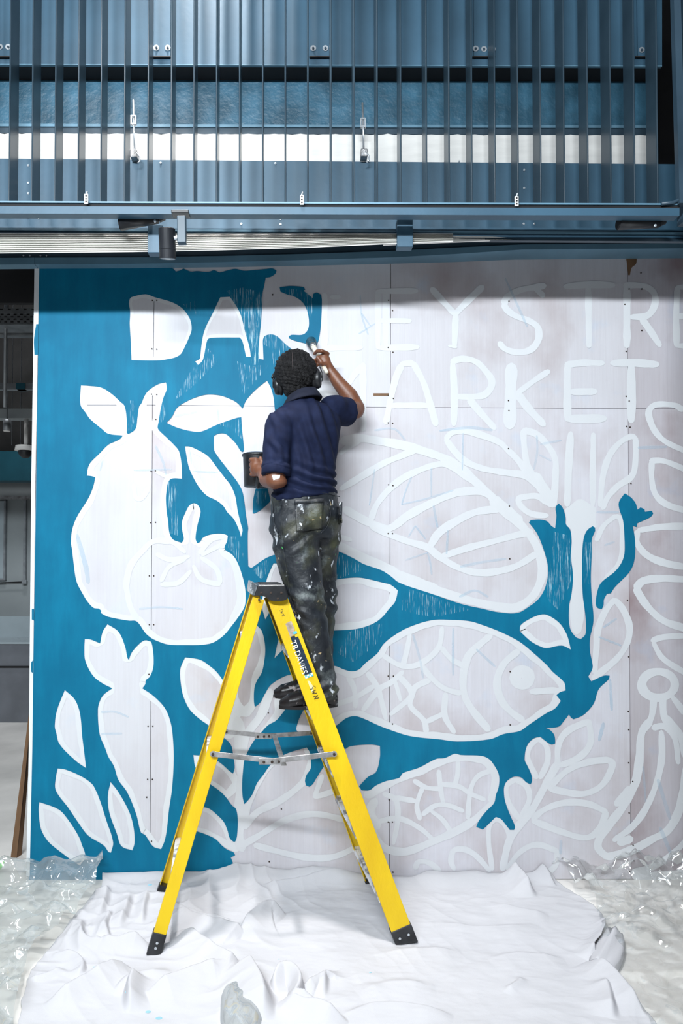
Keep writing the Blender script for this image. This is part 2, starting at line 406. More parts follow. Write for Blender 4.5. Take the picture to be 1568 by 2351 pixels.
outer = [(91,600),(230,606),(345,612),(362,616),(395,616),(404,624),(415,621),(421,617),(438,624),(452,623),(478,625),(492,621),(504,626),(520,622),(540,618),(560,622),(590,620),(612,618),(626,617),(635,622),(633,628),(622,636),(610,638),
 (607,655),(603,673),(601,710),(599,743),(595,779),(593,824),(605,826),(604,800),(604,779),(609,771),(624,768),(637,773),(655,790),(675,807),(700,840),(700,900),(665,950),(640,962),(633,950),(631,942),(628,914),(622,891),(613,874),(589,893),(566,918),(557,938),(543,924),(526,915),(505,908),(477,906),(454,911),(428,922),(406,937),(395,957),(382,971),
 (407,982),(438,990),(462,991),(499,975),(542,960),(554,958),(556,990),(559,1017),(560,1035),(557,1038),(553,1036),(542,1019),(530,1006),(517,996),(501,996),(491,1001),(491,1025),(493,1037),(520,1074),(544,1105),(556,1127),(561,1152),(565,1184),(570,1213),(569,1221),(569,1262),(570,1300),(577,1304),(620,1277),(700,1258),(769,1264),(810,1281),(835,1295),(875,1309),(896,1322),(917,1338),(990,1363),(1057,1386),(1105,1397),(1147,1406),(1188,1407),
 (1215,1392),(1235,1376),(1249,1354),(1257,1325),(1257,1297),(1246,1257),(1232,1224),(1214,1200),(1218,1194),(1240,1193),(1256,1197),(1265,1207),(1274,1213),(1277,1184),(1275,1165),(1282,1156),(1291,1165),(1298,1187),(1299,1204),(1308,1215),(1312,1241),(1310,1274),(1315,1322),(1312,1362),(1306,1393),(1308,1441),(1322,1463),(1333,1467),(1343,1457),(1345,1438),(1343,1410),(1337,1362),(1336,1283),(1339,1238),(1347,1218),(1360,1208),(1365,1211),(1366,1218),(1358,1238),(1358,1269),(1356,1325),(1358,1373),(1362,1424),(1354,1466),(1354,1494),(1358,1516),(1360,1533),(1350,1553),(1357,1564),(1386,1551),(1399,1551),(1397,1559),(1374,1582),(1364,1612),(1352,1629),(1336,1643),(1316,1651),(1310,1647),(1306,1640),(1294,1655),(1282,1668),(1251,1671),(1260,1674),(1271,1685),(1274,1696),(1274,1707),(1265,1709),(1251,1700),(1240,1691),(1223,1696),(1209,1713),(1204,1744),(1209,1755),(1219,1777),(1221,1792),(1218,1800),(1208,1796),(1195,1784),(1176,1784),(1159,1800),(1157,1825),(1162,1848),(1173,1876),(1182,1897),(1180,1905),(1170,1905),(1156,1887),(1150,1880),(1138,1875),(1119,1894),(1108,1904),(1093,1898),(1099,1884),(1116,1862),(1134,1843),(1138,1825),(1144,1808),(1146,1787),(1143,1773),(1133,1755),(1122,1742),(1105,1735),(1057,1733),(1044,1730),(1021,1740),(1001,1742),(962,1762),(924,1775),(917,1785),(886,1793),(863,1803),(848,1814),(830,1814),(824,1805),
 (845,1783),(863,1772),(872,1738),(872,1712),(850,1709),(804,1713),(792,1720),(770,1732),(743,1760),(727,1785),(717,1801),(710,1806),(703,1803),(700,1793),(704,1778),(713,1765),(714,1752),(712,1729),(704,1716),(666,1727),(641,1739),(620,1757),(605,1778),(590,1798),(579,1824),(569,1838),(561,1846),(557,1829),(556,1798),(558,1768),(561,1745),(572,1719),(584,1699),(600,1681),(615,1665),(635,1653),(653,1631),(668,1612),(690,1605),(699,1626),(687,1649),(679,1674),(690,1684),(720,1685),(750,1676),(774,1664),
 (796,1648),(816,1644),(838,1651),(866,1664),(897,1676),(934,1688),(964,1693),(1007,1697),(1049,1702),(1124,1697),(1156,1685),(1193,1678),(1212,1665),(1240,1646),(1254,1637),(1274,1626),(1287,1609),(1277,1596),(1285,1589),(1298,1585),(1295,1567),(1268,1542),(1254,1526),(1209,1486),(1187,1470),(1147,1450),(1105,1434),(1077,1426),(1035,1423),(990,1424),(936,1441),(900,1462),(880,1479),(866,1500),(838,1523),(824,1537),(807,1541),(790,1537),(769,1529),(735,1530),(700,1545),(660,1550),(623,1571),(610,1590),(597,1613),(585,1623),(583,1610),(584,1580),(590,1562),(601,1544),(607,1516),(609,1490),(606,1465),(600,1447),(591,1437),(575,1445),(550,1510),(524,1580),(510,1559),(496,1541),(482,1529),(463,1516),(444,1511),(425,1509),(414,1536),(415,1567),(421,1598),(436,1629),(459,1651),(479,1665),(513,1693),(526,1704),(532,1714),(536,1737),(539,1762),(535,1776),(526,1769),(513,1757),(498,1746),(470,1736),(444,1733),(449,1762),(465,1785),(480,1798),(505,1816),(518,1829),(533,1849),(542,1857),(546,1882),(544,1921),(540,1932),(536,1932),(527,1923),(523,1908),(514,1887),(498,1870),(480,1856),(463,1852),(440,1880),(448,1907),(472,1915),(495,1926),(510,1941),(523,1951),(536,1956),(540,1963),(530,1968),(537,1986),(550,1987),(553,1995),(550,2012),(545,2030),(68,2032),(68,2000),(74,1720),(79,1400),(85,1000)]
hD = [(301,683),(334,676),(356,683),(394,694),(417,707),(430,722),(438,738),(440,758),(435,773),(427,791),(412,816),(379,826),(353,828),(302,827),(300,779),(298,743),(299,715),(296,697),(298,687)]
hA = [(506,683),(492,712),(468,763),(459,824),(448,830),(455,838),(466,826),(476,781),(484,776),(550,775),(556,782),(565,819),(576,820),(573,799),(563,763),(554,727),(545,707),(528,682)]
hM = [(186,885),(205,886),(233,890),(256,904),(277,923),(286,932),(291,962),(291,994),(295,997),(311,985),(316,957),(320,932),(325,926),(332,909),(342,896),(364,882),(381,878),(383,893),(375,914),(369,939),(364,970),(362,982),(366,989),(384,1006),(402,1024),(411,1036),(417,1067),(418,1099),(394,1099),(386,1108),(383,1123),(381,1144),(383,1177),(386,1195),(389,1223),(397,1238),(417,1246),(422,1238),(418,1215),(418,1197),(427,1174),(435,1160),(444,1155),(453,1158),(460,1170),(460,1180),(453,1207),(449,1237),(453,1247),(460,1244),(464,1236),(477,1229),(497,1225),(515,1226),(523,1230),(521,1244),(516,1254),(517,1262),(534,1274),(546,1293),(556,1321),(562,1346),(564,1367),(562,1391),(551,1411),(531,1438),(511,1461),(481,1478),(416,1481),(383,1479),(360,1471),(348,1465),(334,1453),(318,1430),(310,1425),(297,1425),(249,1416),(231,1407),(233,1402),(226,1397),(216,1396),(202,1382),(190,1363),(176,1335),(170,1299),(165,1258),(163,1248),(165,1220),(172,1197),(181,1179),(203,1144),(214,1118),(219,1096),(210,1093),(200,1092),(202,1075),(208,1062),(228,1042),(249,1021),(264,1014),(277,1007),(282,1000),(249,996),(233,984),(207,962),(198,949),(185,929)]
hL = [(425,1025),(434,1025),(448,1030),(477,1047),(497,1072),(517,1098),(530,1115),(540,1139),(546,1174),(553,1203),(557,1217),(553,1233),(551,1223),(542,1201),(534,1188),(522,1176),(513,1162),(497,1149),(475,1138),(456,1117),(440,1088),(433,1070),(428,1045)]
hP = [(628,1293),(614,1325),(604,1365),(601,1391),(609,1422),(625,1395),(650,1350),(690,1318),(660,1296)]
hQ = [(913,1355),(896,1342),(880,1338),(852,1331),(824,1326),(790,1328),(765,1333),(700,1365),(660,1420),(641,1462),(630,1511),(651,1490),(690,1455),(762,1448),(810,1445),(838,1439),(863,1428),(880,1414),(892,1399),(906,1383),(911,1368)]
hS = [(1195,1435),(1221,1418),(1240,1411),(1254,1411),(1274,1422),(1288,1435),(1302,1460),(1310,1491),(1289,1482),(1254,1488),(1240,1484),(1218,1472),(1193,1449)]
hC = [(258,1580),(239,1594),(230,1608),(225,1629),(229,1685),(242,1718),(249,1737),(262,1759),(272,1790),(292,1818),(313,1869),(324,1911),(333,1916),(352,1943),(370,1949),(378,1930),(383,1905),(388,1859),(395,1811),(399,1744),(397,1693),(392,1659),(379,1626),(353,1598),(327,1580),(334,1570),(335,1561),(343,1555),(351,1537),(353,1514),(350,1483),(347,1473),(332,1470),(315,1483),(302,1499),(296,1515),(293,1511),(287,1483),(272,1450),(247,1433),(236,1450),(230,1477),(208,1468),(195,1467),(194,1488),(196,1516),(213,1550),(233,1567)]
h1 = [(149,1584),(170,1603),(181,1626),(186,1652),(189,1690),(191,1706),(198,1763),(175,1747),(137,1708),(129,1680),(126,1667),(131,1631)]
h2 = [(133,1764),(149,1766),(185,1781),(211,1799),(221,1816),(231,1841),(244,1882),(260,1933),(255,1957),(250,1956),(239,1941),(203,1918),(180,1888),(157,1854),(128,1813),(129,1782)]
h3 = [(254,1795),(272,1818),(297,1864),(307,1900),(309,1935),(304,1952),(279,1942),(269,1915),(251,1864),(248,1826)]
h4 = [(91,1841),(135,1858),(157,1882),(180,1918),(188,1938),(196,1966),(184,1987),(167,1976),(121,1941),(106,1925),(94,1901),(89,1859)]
holes = [hD, hA, hM, hL, hP, hQ, hS, hC, h1, h2, h3, h4]
bowl = [(642,660),(655,658),(670,657),(697,660),(701,665),(697,668),(718,685),(719,675),(726,672),(737,677),(739,689),(737,740),(732,779),(725,796),(714,796),(705,790),(675,782),(664,777),(663,772),(669,769),(693,769),(703,763),(709,748),(707,722),(698,699),(681,684),(655,675),(644,670)]
bit = [(587,1122),(614,1122),(620,1150),(614,1158),(597,1172),(583,1179),(580,1178),(581,1149)]
stalk = [(1434,1133),(1428,1140),(1420,1154),(1421,1168),(1430,1196),(1433,1235),(1433,1271),(1425,1294),(1409,1314),(1381,1336),(1372,1353),(1367,1387),(1372,1396),(1381,1398),(1385,1390),(1386,1376),(1393,1363),(1402,1362),(1411,1348),(1439,1320),(1444,1314),(1454,1294),(1458,1263),(1456,1229),(1452,1207),(1461,1210),(1463,1201),(1493,1187),(1499,1179),(1496,1173),(1480,1175),(1479,1169),(1470,1165),(1463,1170),(1459,1156),(1448,1142)]
T_OFF = 0.0026
o = fill('teal_background', [outer] + holes, T_OFF, teal, wall); o['label'] = 'teal background paint around the white fruit and fish'
for nm, lp in (('teal_brush_stroke', bowl), ('teal_brush_stroke', bit), ('teal_brush_stroke', stalk)):
    fill(nm, [lp], T_OFF, teal, wall)
# dry brushed places and pale streaks in the teal
fill('dry_brush_stroke', [[(527,680),(556,664),(603,672),(600,720),(596,780),(594,838),(576,838),(574,800),(563,762),(554,727),(545,707)]], T_OFF + 0.0005, pale_streak_v, wall)
for lp, mm in (([(520,668),(560,660),(580,700),(582,760),(592,770),(592,838),(577,838),(575,800),(556,720)], pale_streak_v),
               ([(604,790),(609,771),(624,768),(640,774),(676,807),(640,850),(630,850),(618,800)], pale_streak),
               ([(644,662),(697,668),(718,685),(716,720),(708,740),(707,722),(698,699),(681,684),(655,675)], pale_streak),
               ([(421,700),(450,690),(462,722),(452,724)], pale_streak), ([(297,920),(308,920),(310,950),(305,985),(293,990)], pale_streak_v),
               ([(523,1232),(545,1232),(560,1280),(556,1300),(535,1270),(520,1250)], pale_streak_v),
               ([(370,930),(386,925),(378,960),(366,975)], pale_streak), ([(440,850),(480,800),(500,830),(440,890),(400,920)], pale_streak),
               ([(545,830),(575,840),(620,836),(560,905),(552,890)], pale_streak), ([(500,975),(552,962),(556,1010),(530,985)], pale_streak),
               ([(1270,1220),(1306,1230),(1310,1330),(1280,1400),(1255,1370),(1262,1300)], pale_streak_v),
               ([(772,1268),(830,1296),(830,1310),(772,1330)], pale_streak), ([(930,1350),(1000,1372),(1080,1400),(990,1415),(920,1400)], pale_streak),
               ([(800,1452),(880,1430),(870,1470),(810,1520),(775,1500)], pale_streak), ([(1340,1245),(1356,1245),(1356,1340),(1338,1340)], pale_streak_v),
               ([(384,1105),(410,1112),(408,1230),(392,1225)], pale_streak_v), ([(580,1310),(612,1285),(625,1300),(600,1330)], pale_streak), ([(586,1128),(612,1128),(612,1150),(590,1160)], pale_streak)):
    fill('dry_brush_stroke', [lp], T_OFF + 0.0009, mm, wall)

# white outlines just inside every white shape (half of each line disappears under the teal)
def outline(name, lp, w=24, label=None):
    return strokes(name, [(w, lp, True)], 0.0006, None, label)
outline('painted_letter', hD, 16, 'white capital letter D'); outline('painted_letter', hA, 14, 'white capital letter A')
outline('painted_aubergine', hM, 26, 'white outline of an aubergine, its leaves and a tomato')
outline('painted_leaf', hL, 22); outline('painted_leaf', hQ, 30); outline('painted_leaf', hS, 26); outline('painted_leaf', hP, 18)
outline('painted_carrot', hC, 24, 'white outline of a carrot with three leaves on top')
for h in (h1, h2, h3, h4): outline('painted_leaf', h, 22)
outline('painted_leaf', [(444,1511),(425,1509),(414,1536),(415,1567),(421,1598),(436,1629),(459,1651),(479,1665),(530,1690),(540,1620),(510,1559),(482,1529)], 24)
outline('painted_leaf', [(591,1437),(575,1445),(550,1510),(535,1600),(560,1640),(583,1610),(590,1562),(607,1516),(609,1490),(600,1447)], 24)
outline('painted_leaf', [(444,1733),(470,1736),(498,1746),(526,1769),(545,1800),(518,1829),(505,1816),(480,1798),(449,1762)], 20)
outline('painted_leaf', [(463,1852),(480,1856),(498,1870),(514,1887),(530,1925),(545,1950),(495,1926),(472,1915),(448,1907),(440,1880)], 20)
strokes('painted_stem', [(26, [(545,1650),(552,1700),(556,1780),(552,1860),(548,1920),(556,1950)]), (20, [(620,1585),(600,1640),(565,1690),(552,1740)]), (22, [(640,1600),(640,1640),(600,1690)]), (16, [(704,1716),(715,1745),(704,1780),(690,1802),(640,1840),(590,1865),(562,1900)]), (15, [(666,1727),(620,1757),(590,1800),(570,1850),(560,1895)])])
strokes('painted_leaf', [(15, [(548,1945),(600,1915),(650,1885),(700,1870),(740,1870),(790,1882)]), (15, [(585,1940),(640,1955),(700,1968),(760,1968),(815,1945),(850,1910)]), (13, [(740,1780),(722,1830),(760,1818),(800,1800)])])

strokes('painted_letter', [(16, [(745,676),(745,800)]), (15, [(745,799),(830,798)]), (10, [(760,682),(780,682)])], 0.0012, None, 'white outlined capital letter L half painted')
strokes('painted_letter', [(14, [(868,670),(868,800)]), (14, [(886,668),(886,796)]), (13, [(866,669),(957,668)]), (12, [(864,736),(942,737)]), (14, [(868,799),(960,797)])], 0.0012, None, 'white capital letter E after the L')
strokes('painted_letter', [(15, [(991,663),(1015,690),(1044,722)]), (15, [(1108,658),(1075,690),(1044,722)]), (15, [(1046,722),(1043,796)]), (8, [(1030,794),(1048,797)])], 0.0012, None, 'white capital letter Y')
strokes('painted_letter', [(15, [(1251,656),(1226,660),(1195,666),(1167,680),(1156,698),(1164,712),(1184,726),(1212,736),(1232,749),(1237,763),(1235,782),(1218,803),(1187,809),(1159,801),(1146,787)]), (14, [(1226,660),(1248,680)])], 0.0012, None, 'white capital letter S')
strokes('painted_letter', [(15, [(1296,658),(1350,654),(1409,655)]), (15, [(1350,659),(1352,796)])], 0.0012, None, 'white capital letter T in the upper line')
strokes('painted_letter', [(17, [(1439,656),(1439,796)]), (15, [(1434,656),(1459,655),(1484,659),(1501,673),(1504,695),(1496,715),(1482,726),(1448,728)]), (15, [(1473,732),(1493,760),(1515,794)])], 0.0012, None, 'white capital letter R in the upper line')
strokes('painted_letter', [(15, [(1555,659),(1552,726),(1553,794)]), (14, [(1555,660),(1625,656)]), (13, [(1554,726),(1605,726)]), (14, [(1553,794),(1628,794)])], 0.0012, None, 'white capital letter E at the right edge')
strokes('painted_letter', [(15, [(833,836),(834,910),(833,987)]), (15, [(833,840),(815,858),(798,884),(780,905)]), (15, [(690,838),(690,985)]), (15, [(690,840),(735,900),(780,905)])], 0.0012, None, 'white capital letter M behind the raised arm')
strokes('painted_letter', [(15, [(922,838),(908,870),(894,930),(886,972)]), (15, [(948,833),(973,881),(988,930),(1001,976)]), (14, [(920,836),(948,833)]), (15, [(900,931),(981,931)])], 0.0012, None, 'white capital letter A in the lower line')
strokes('painted_letter', [(16, [(1039,833),(1043,905),(1042,976)]), (15, [(1037,830),(1063,824),(1091,830),(1113,850),(1129,875),(1124,895),(1105,909),(1043,911)]), (16, [(1077,917),(1105,950),(1136,984)])], 0.0012, None, 'white capital letter R in the lower line')
strokes('painted_letter', [(28, [(1174,839),(1172,910),(1170,980)]), (14, [(1260,852),(1225,875),(1187,903)]), (18, [(1187,903),(1215,940),(1249,976)])], 0.0012, None, 'white capital letter K')
strokes('painted_letter', [(17, [(1303,836),(1302,900),(1303,965)]), (15, [(1299,838),(1340,833),(1385,834)]), (15, [(1308,900),(1368,899)]), (19, [(1302,962),(1389,961)])], 0.0012, None, 'white capital letter E in the lower line')
strokes('painted_letter', [(17, [(1404,834),(1450,833),(1510,837)]), (20, [(1449,833),(1449,968)])], 0.0012, None, 'white capital letter T in the lower line')

strokes('painted_squash', [(20, [(785,1013),(824,1006),(866,1012),(922,1022),(973,1036),(1021,1053),(1057,1075),(1091,1106),(1122,1134),(1156,1172),(1198,1208),(1223,1238),(1238,1269),(1245,1311),(1238,1342),(1222,1370),(1188,1394),(1150,1394),(1060,1374),(920,1326),(900,1311),(810,1268),(770,1250)]),
 (26, [(1130,1146),(1165,1175),(1195,1198)]), (30, [(800,1275),(900,1320),(1010,1358)]),
 (12, [(781,1041),(800,1026),(824,1013)]), (15, [(782,1123),(838,1089),(880,1064),(920,1047),(953,1034)]), (15, [(852,1193),(863,1162),(889,1128),(922,1100),(959,1081),(993,1069),(1021,1065),(1043,1075),(1071,1095),(1105,1117)]),
 (18, [(790,1168),(833,1193),(866,1207),(894,1213),(936,1184),(993,1154),(1049,1131),(1105,1128),(1130,1140)]), (16, [(852,1207),(894,1227),(936,1243),(981,1257),(1007,1277),(1049,1302),(1091,1314),(1133,1313),(1184,1300),(1235,1269)]),
 (18, [(987,1255),(1007,1224),(1043,1199),(1091,1176),(1147,1168)]), (15, [(1007,1280),(1077,1257),(1133,1243),(1184,1229),(1221,1221)]), (10, [(780,1232),(806,1240)])], 0.0012, None, 'white outline of a large squash with curved stripes')
strokes('painted_leaf', [(15, [(1023,1008),(1037,994),(1063,989),(1105,999),(1147,1016),(1162,1030),(1190,1058),(1221,1100),(1246,1128),(1263,1151)]), (15, [(1023,1008),(1043,1036),(1066,1058),(1105,1075),(1147,1083),(1170,1086),(1204,1092),(1235,1117),(1250,1140)])])
strokes('painted_leaf', [(15, [(1201,988),(1204,1030),(1212,1072),(1246,1134)]), (15, [(1201,988),(1229,996),(1254,1019),(1274,1053),(1275,1095),(1273,1134),(1271,1162)]), (26, [(1225,1090),(1250,1125),(1268,1160)])])
strokes('painted_leaf', [(13, [(1187,1145),(1209,1140),(1235,1140),(1254,1156)]), (13, [(1187,1145),(1198,1165),(1221,1180),(1257,1184)])])
strokes('painted_stalk', [(17, [(1310,994),(1305,1072),(1302,1160)]), (14, [(1362,996),(1361,1080),(1361,1160)]), (64, [(1332,1160),(1334,1200),(1334,1215)]), (30, [(1326,1200),(1326,1300),(1324,1450)])])
strokes('painted_leaf', [(14, [(1378,1162),(1383,1100),(1397,1050),(1420,1019),(1448,1002),(1459,1005),(1459,1053),(1451,1092),(1417,1117),(1395,1142),(1383,1168)])])
strokes('painted_leaf', [(12, [(1369,1241),(1386,1207),(1414,1184),(1425,1193),(1428,1241),(1423,1291),(1395,1325),(1375,1353)])])
strokes('painted_leaf', [(14, [(1493,1058),(1521,1058),(1566,1075),(1600,1090)]), (14, [(1496,1058),(1496,1100),(1504,1134),(1526,1156),(1566,1170),(1600,1175)])])
strokes('painted_leaf', [(15, [(1465,1218),(1515,1210),(1568,1208),(1600,1208)]), (16, [(1462,1220),(1462,1246),(1484,1274),(1521,1291),(1568,1301),(1600,1304)])])
strokes('painted_leaf', [(17, [(1459,1351),(1476,1334),(1521,1328),(1568,1330),(1610,1330)]), (17, [(1459,1351),(1484,1390),(1521,1424),(1568,1441),(1605,1450)])])
strokes('painted_leaf', [(13, [(1496,1471),(1521,1463),(1568,1460),(1600,1462)]), (13, [(1499,1475),(1521,1511),(1568,1542),(1600,1560)])])
strokes('painted_curl', [(14, [(1568,942),(1549,931),(1507,929),(1490,942),(1491,962),(1504,991),(1526,1013),(1568,1033),(1600,1042)])])
strokes('painted_leaf', [(15, [(1364,1544),(1369,1488),(1372,1446),(1389,1404),(1411,1376),(1431,1401),(1445,1441),(1439,1477),(1417,1511),(1381,1542),(1361,1559)])])
strokes('painted_bananas', [(19, [(1493,1654),(1473,1682),(1468,1738),(1459,1794),(1437,1842),(1403,1887),(1378,1921),(1372,1943),(1381,1957),(1397,1966),(1451,1951),(1498,1926),(1532,1907),(1557,1864),(1568,1814),(1575,1760)]),
 (15, [(1518,1679),(1519,1738),(1507,1797),(1482,1856),(1451,1898),(1409,1929)]), (14, [(1498,1671),(1526,1668),(1549,1696),(1557,1752)]), (16, [(1529,1646),(1560,1685),(1575,1740)]),
 (16, [(1501,1600),(1496,1643),(1480,1676)]), (15, [(1521,1600),(1524,1643),(1538,1671)]), (15, [(1543,1600),(1575,1640)]), (16, [(1445,1808),(1430,1826),(1414,1848)]),
 (15, [(1451,2002),(1487,1994),(1529,1971),(1568,1937),(1590,1910)]), (22, [(1454,2010),(1500,2013),(1568,2006),(1600,2000)]), (18, [(1420,1935),(1450,1925)])], 0.0012, None, 'white outline of a bunch of bananas')
strokes('painted_ring', [(20, [(1511+38*math.cos(t*PI/8), 1572+30*math.sin(t*PI/8)) for t in range(16)], True)])
strokes('painted_herb', [(18, [(1153,1996),(1173,1921),(1221,1859),(1249,1808),(1280,1752)]), (15, [(1280,1761),(1282,1710),(1302,1679),(1352,1655),(1355,1707),(1330,1738),(1285,1758)]), (15, [(1260,1808),(1302,1769),(1352,1749),(1400,1744),(1406,1758),(1381,1803),(1341,1822),(1296,1818),(1260,1809)]),
 (15, [(1223,1879),(1254,1856),(1302,1842),(1352,1846),(1392,1864),(1375,1904),(1347,1923),(1296,1912),(1223,1884)]), (13, [(1164,1996),(1193,1957),(1232,1939),(1280,1954),(1274,1988),(1251,2008)]), (13, [(1190,1879),(1164,1836),(1164,1803),(1184,1789),(1209,1806),(1215,1836),(1195,1876)]), (13, [(1232,1786),(1212,1744),(1215,1716),(1235,1696),(1254,1713),(1257,1747),(1240,1786)]),
 (12, [(1130,1996),(1122,1935),(1124,1893),(1138,1879),(1158,1893),(1169,1921),(1155,1977)]), (13, [(1124,1999),(1091,1963),(1063,1949),(1040,1951),(1035,1977),(1043,1996)]), (13, [(953,1994),(959,1977),(984,1980),(1009,1999)])], 0.0012, None, 'white outline of a leafy herb sprig')
strokes('painted_artichoke', [(18, [(845,1880),(872,1937),(897,1952),(936,1954),(993,1932),(1049,1907),(1091,1881),(1133,1842)]), (22, [(840,1826),(886,1800),(924,1783),(962,1770),(1001,1750),(1044,1738),(1105,1742),(1130,1760),(1140,1787),(1128,1840)]),
 (20, [(862,1836),(850,1864),(868,1900)]), (12, [(880,1822),(908,1836),(913,1879),(903,1937)]), (12, [(863,1887),(914,1879),(959,1898),(993,1926)]), (12, [(908,1831),(953,1839)]), (12, [(970,1808),(957,1848),(964,1881)]), (12, [(950,1792),(979,1808),(1009,1811)]), (11, [(1007,1769),(1012,1814),(1018,1848)]),
 (12, [(1015,1800),(1054,1806),(1080,1822),(1113,1836)]), (11, [(1051,1744),(1051,1775),(1043,1806)]), (12, [(1127,1769),(1096,1783),(1080,1814),(1074,1879)]), (12, [(970,1870),(998,1850),(1026,1848),(1063,1862)]), (11, [(990,1862),(1015,1881),(1035,1909)])], 0.0012, None, 'white outline of a scaly artichoke below the fish')
fishline = [(774,1664),(796,1648),(816,1644),(838,1651),(866,1664),(897,1676),(934,1688),(964,1693),(1007,1697),(1049,1702),(1124,1697),(1156,1685),(1193,1678),(1212,1665),(1240,1646),(1254,1637),(1274,1626),(1287,1609),(1277,1596),(1298,1585),(1295,1567),(1268,1542),(1254,1526),(1209,1486),(1187,1470),(1147,1450),(1105,1434),(1077,1426),(1035,1423),(990,1424),(936,1441),(900,1462),(880,1479),(866,1500),(838,1523),(824,1537),(807,1541),(790,1537),(769,1529)]
strokes('painted_fish', [(30, fishline), (13, [(880,1505),(914,1526),(942,1530),(973,1519),(1007,1486),(1015,1441)]), (12, [(941,1455),(934,1494),(925,1528)]), (13, [(1012,1486),(1037,1514),(1063,1528)]), (17, [(1127,1458),(1094,1486),(1074,1508),(1063,1559),(1068,1601),(1085,1631),(1122,1676)]),
 (17, [(1190,1494),(1156,1525),(1141,1567),(1151,1608),(1175,1636),(1201,1654)]), (14, [(1218,1588),(1280,1584)]), (13, [(967,1528),(993,1559),(1021,1581),(1057,1592)]), (13, [(987,1561),(953,1578),(942,1601),(897,1640)]), (13, [(917,1553),(945,1589),(942,1620),(973,1654),(979,1682)]), (13, [(925,1542),(897,1567),(872,1581),(833,1631)]),
 (13, [(844,1545),(866,1578),(886,1651)]), (13, [(799,1553),(813,1581),(816,1623)]), (13, [(858,1575),(816,1601),(774,1617)]), (13, [(1023,1592),(1021,1643),(1043,1682)]), (13, [(979,1657),(1021,1637)]), (9, [(906,1561),(920,1609)]),
 (30, [(1198+15*math.cos(t*PI/6), 1556+15*math.sin(t*PI/6)) for t in range(12)], True)], 0.0012, None, 'white outline of a fish with scales, gills, eye and mouth')
strokes('painted_tomato', [(14, [(392,1243),(353,1243),(328,1264),(300,1299),(290,1343),(292,1358),(300,1394),(315,1422)]), (13, [(509,1268),(534,1291),(546,1330),(550,1380),(530,1425)]), (11, [(360,1240),(393,1244),(425,1268)]), (11, [(360,1272),(389,1285),(434,1278)]), (11, [(370,1334),(389,1301),(425,1284)]), (11, [(370,1342),(409,1338),(438,1311)]), (11, [(444,1299),(462,1330),(505,1342)]), (11, [(462,1280),(497,1307),(507,1338)]), (11, [(458,1270),(485,1240),(515,1233)]), (11, [(464,1274),(505,1252)]),
 (11, [(307,1113),(311,1144),(325,1144),(343,1118)]), (10, [(358,1082),(381,1093),(415,1095)])], 0.0012, None, 'white outline of a tomato with star shaped calyx')
strokes('chalk_marks', [(4, [(990,1075),(990,1140)]), (5, [(995,1161),(1004,1210)]), (4, [(938,1232),(953,1207),(977,1238)]), (4, [(931,1286),(981,1269),(987,1290),(991,1319)]), (4, [(945,1095),(934,1120),(922,1158),(975,1146),(1040,1126)]), (5, [(1028,1218),(1025,1271)]), (6, [(1057,1301),(1105,1291),(1161,1283)]), (5, [(1232,1000),(1233,1039),(1225,1078)]), (5, [(1240,1020),(1288,1011)]), (4, [(1237,1044),(1265,1058)]), (4, [(827,679),(830,723),(845,768)]), (4, [(824,766),(861,743)]),
 (10, [(177,1228),(198,1304),(203,1338)]), (5, [(948,1457),(964,1514),(971,1556)]), (5, [(1040,1443),(1040,1550)]), (6, [(1094,1491),(1136,1530)]), (5, [(233,1635),(264,1634),(295,1646)]), (5, [(233,1685),(280,1684)]), (4, [(230,1080),(236,1058)]), (5, [(357,1024),(375,1062),(381,1090)]), (4, [(308,1080),(394,1078)]), (4, [(434,1030),(440,1065)]), (4, [(443,1082),(500,1085)]), (5, [(320,1398),(370,1394),(420,1398)]), (4, [(1063,995),(1061,1080)]), (4, [(860,1078),(848,1160)]), (6, [(1010,989),(1080,982),(1130,988)]), (5, [(860,988),(905,985),(930,1010)]), (6, [(1055,1370),(1090,1356),(1120,1370)]), (5, [(1370,1176),(1420,1176)]), (5, [(1388,1252),(1410,1244)]), (7, [(1465,1028),(1530,1026)]), (5, [(1160,640),(1210,750)]), (8, [(1515,1900),(1540,1960)]), (5, [(1476,1760),(1482,1840)]), (9, [(1510,1790),(1538,1880)]), (5, [(1385,1440),(1415,1420)]), (5, [(1374,1462),(1425,1482)]), (7, [(1400,1560),(1404,1630)]), (4, [(850,748),(830,720)]), (8, [(1375,1700),(1385,1660)]), (6, [(1286,1960),(1288,1930)]), (4, [(500,940),(502,965)]), (5, [(402,955),(450,946)])], 0.0018, blue_chalk, 'pale blue chalk guide lines')
mb = MB()
for x, y in [(350,690),(360,690),(349,801),(360,802),(348,905),(360,906),(358,963),(347,1082),(357,1081),(346,1200),(357,1199),(343,1322),(353,1322),(343,1434),(353,1434),(342,1548),(340,1667),(351,1667),(339,1789),(350,1789),(337,1830),(348,1931),(892,690),(901,713),(891,798),(902,809),(891,908),(903,915),(891,971),(901,972),(892,1113),(902,1115),(891,1225),(901,1225),(891,1552),(903,1552),(901,1662),(893,1836),(891,1887),(901,1887),(902,2002),(1168,692),(1167,920),(1168,943),(1167,1030),(1169,1162),(1170,1283),(1171,1664),(1171,1542),(1471,627),(1444,664),(1473,664),(1434,699),(1473,759),(1437,807),(1437,910),(1444,921),(1438,979),(1446,981),(1448,1110),(1440,1378),(1443,1508),(1442,1633),(1443,1675),(1443,1751),(1452,1794),(1444,1866),(1453,1940),(1455,1976),(1445,2001),(616,1636),(646,1857),(618,1978),(622,951),(626,677)]:
    q = P(x, y, 0); r = 0.0036
    mb.tube([(q.x, -0.0008, q.z), (q.x, -0.0034, q.z)], r, 8)
o = mb.obj('screw_heads', rust, wall); o['kind'] = 'stuff'
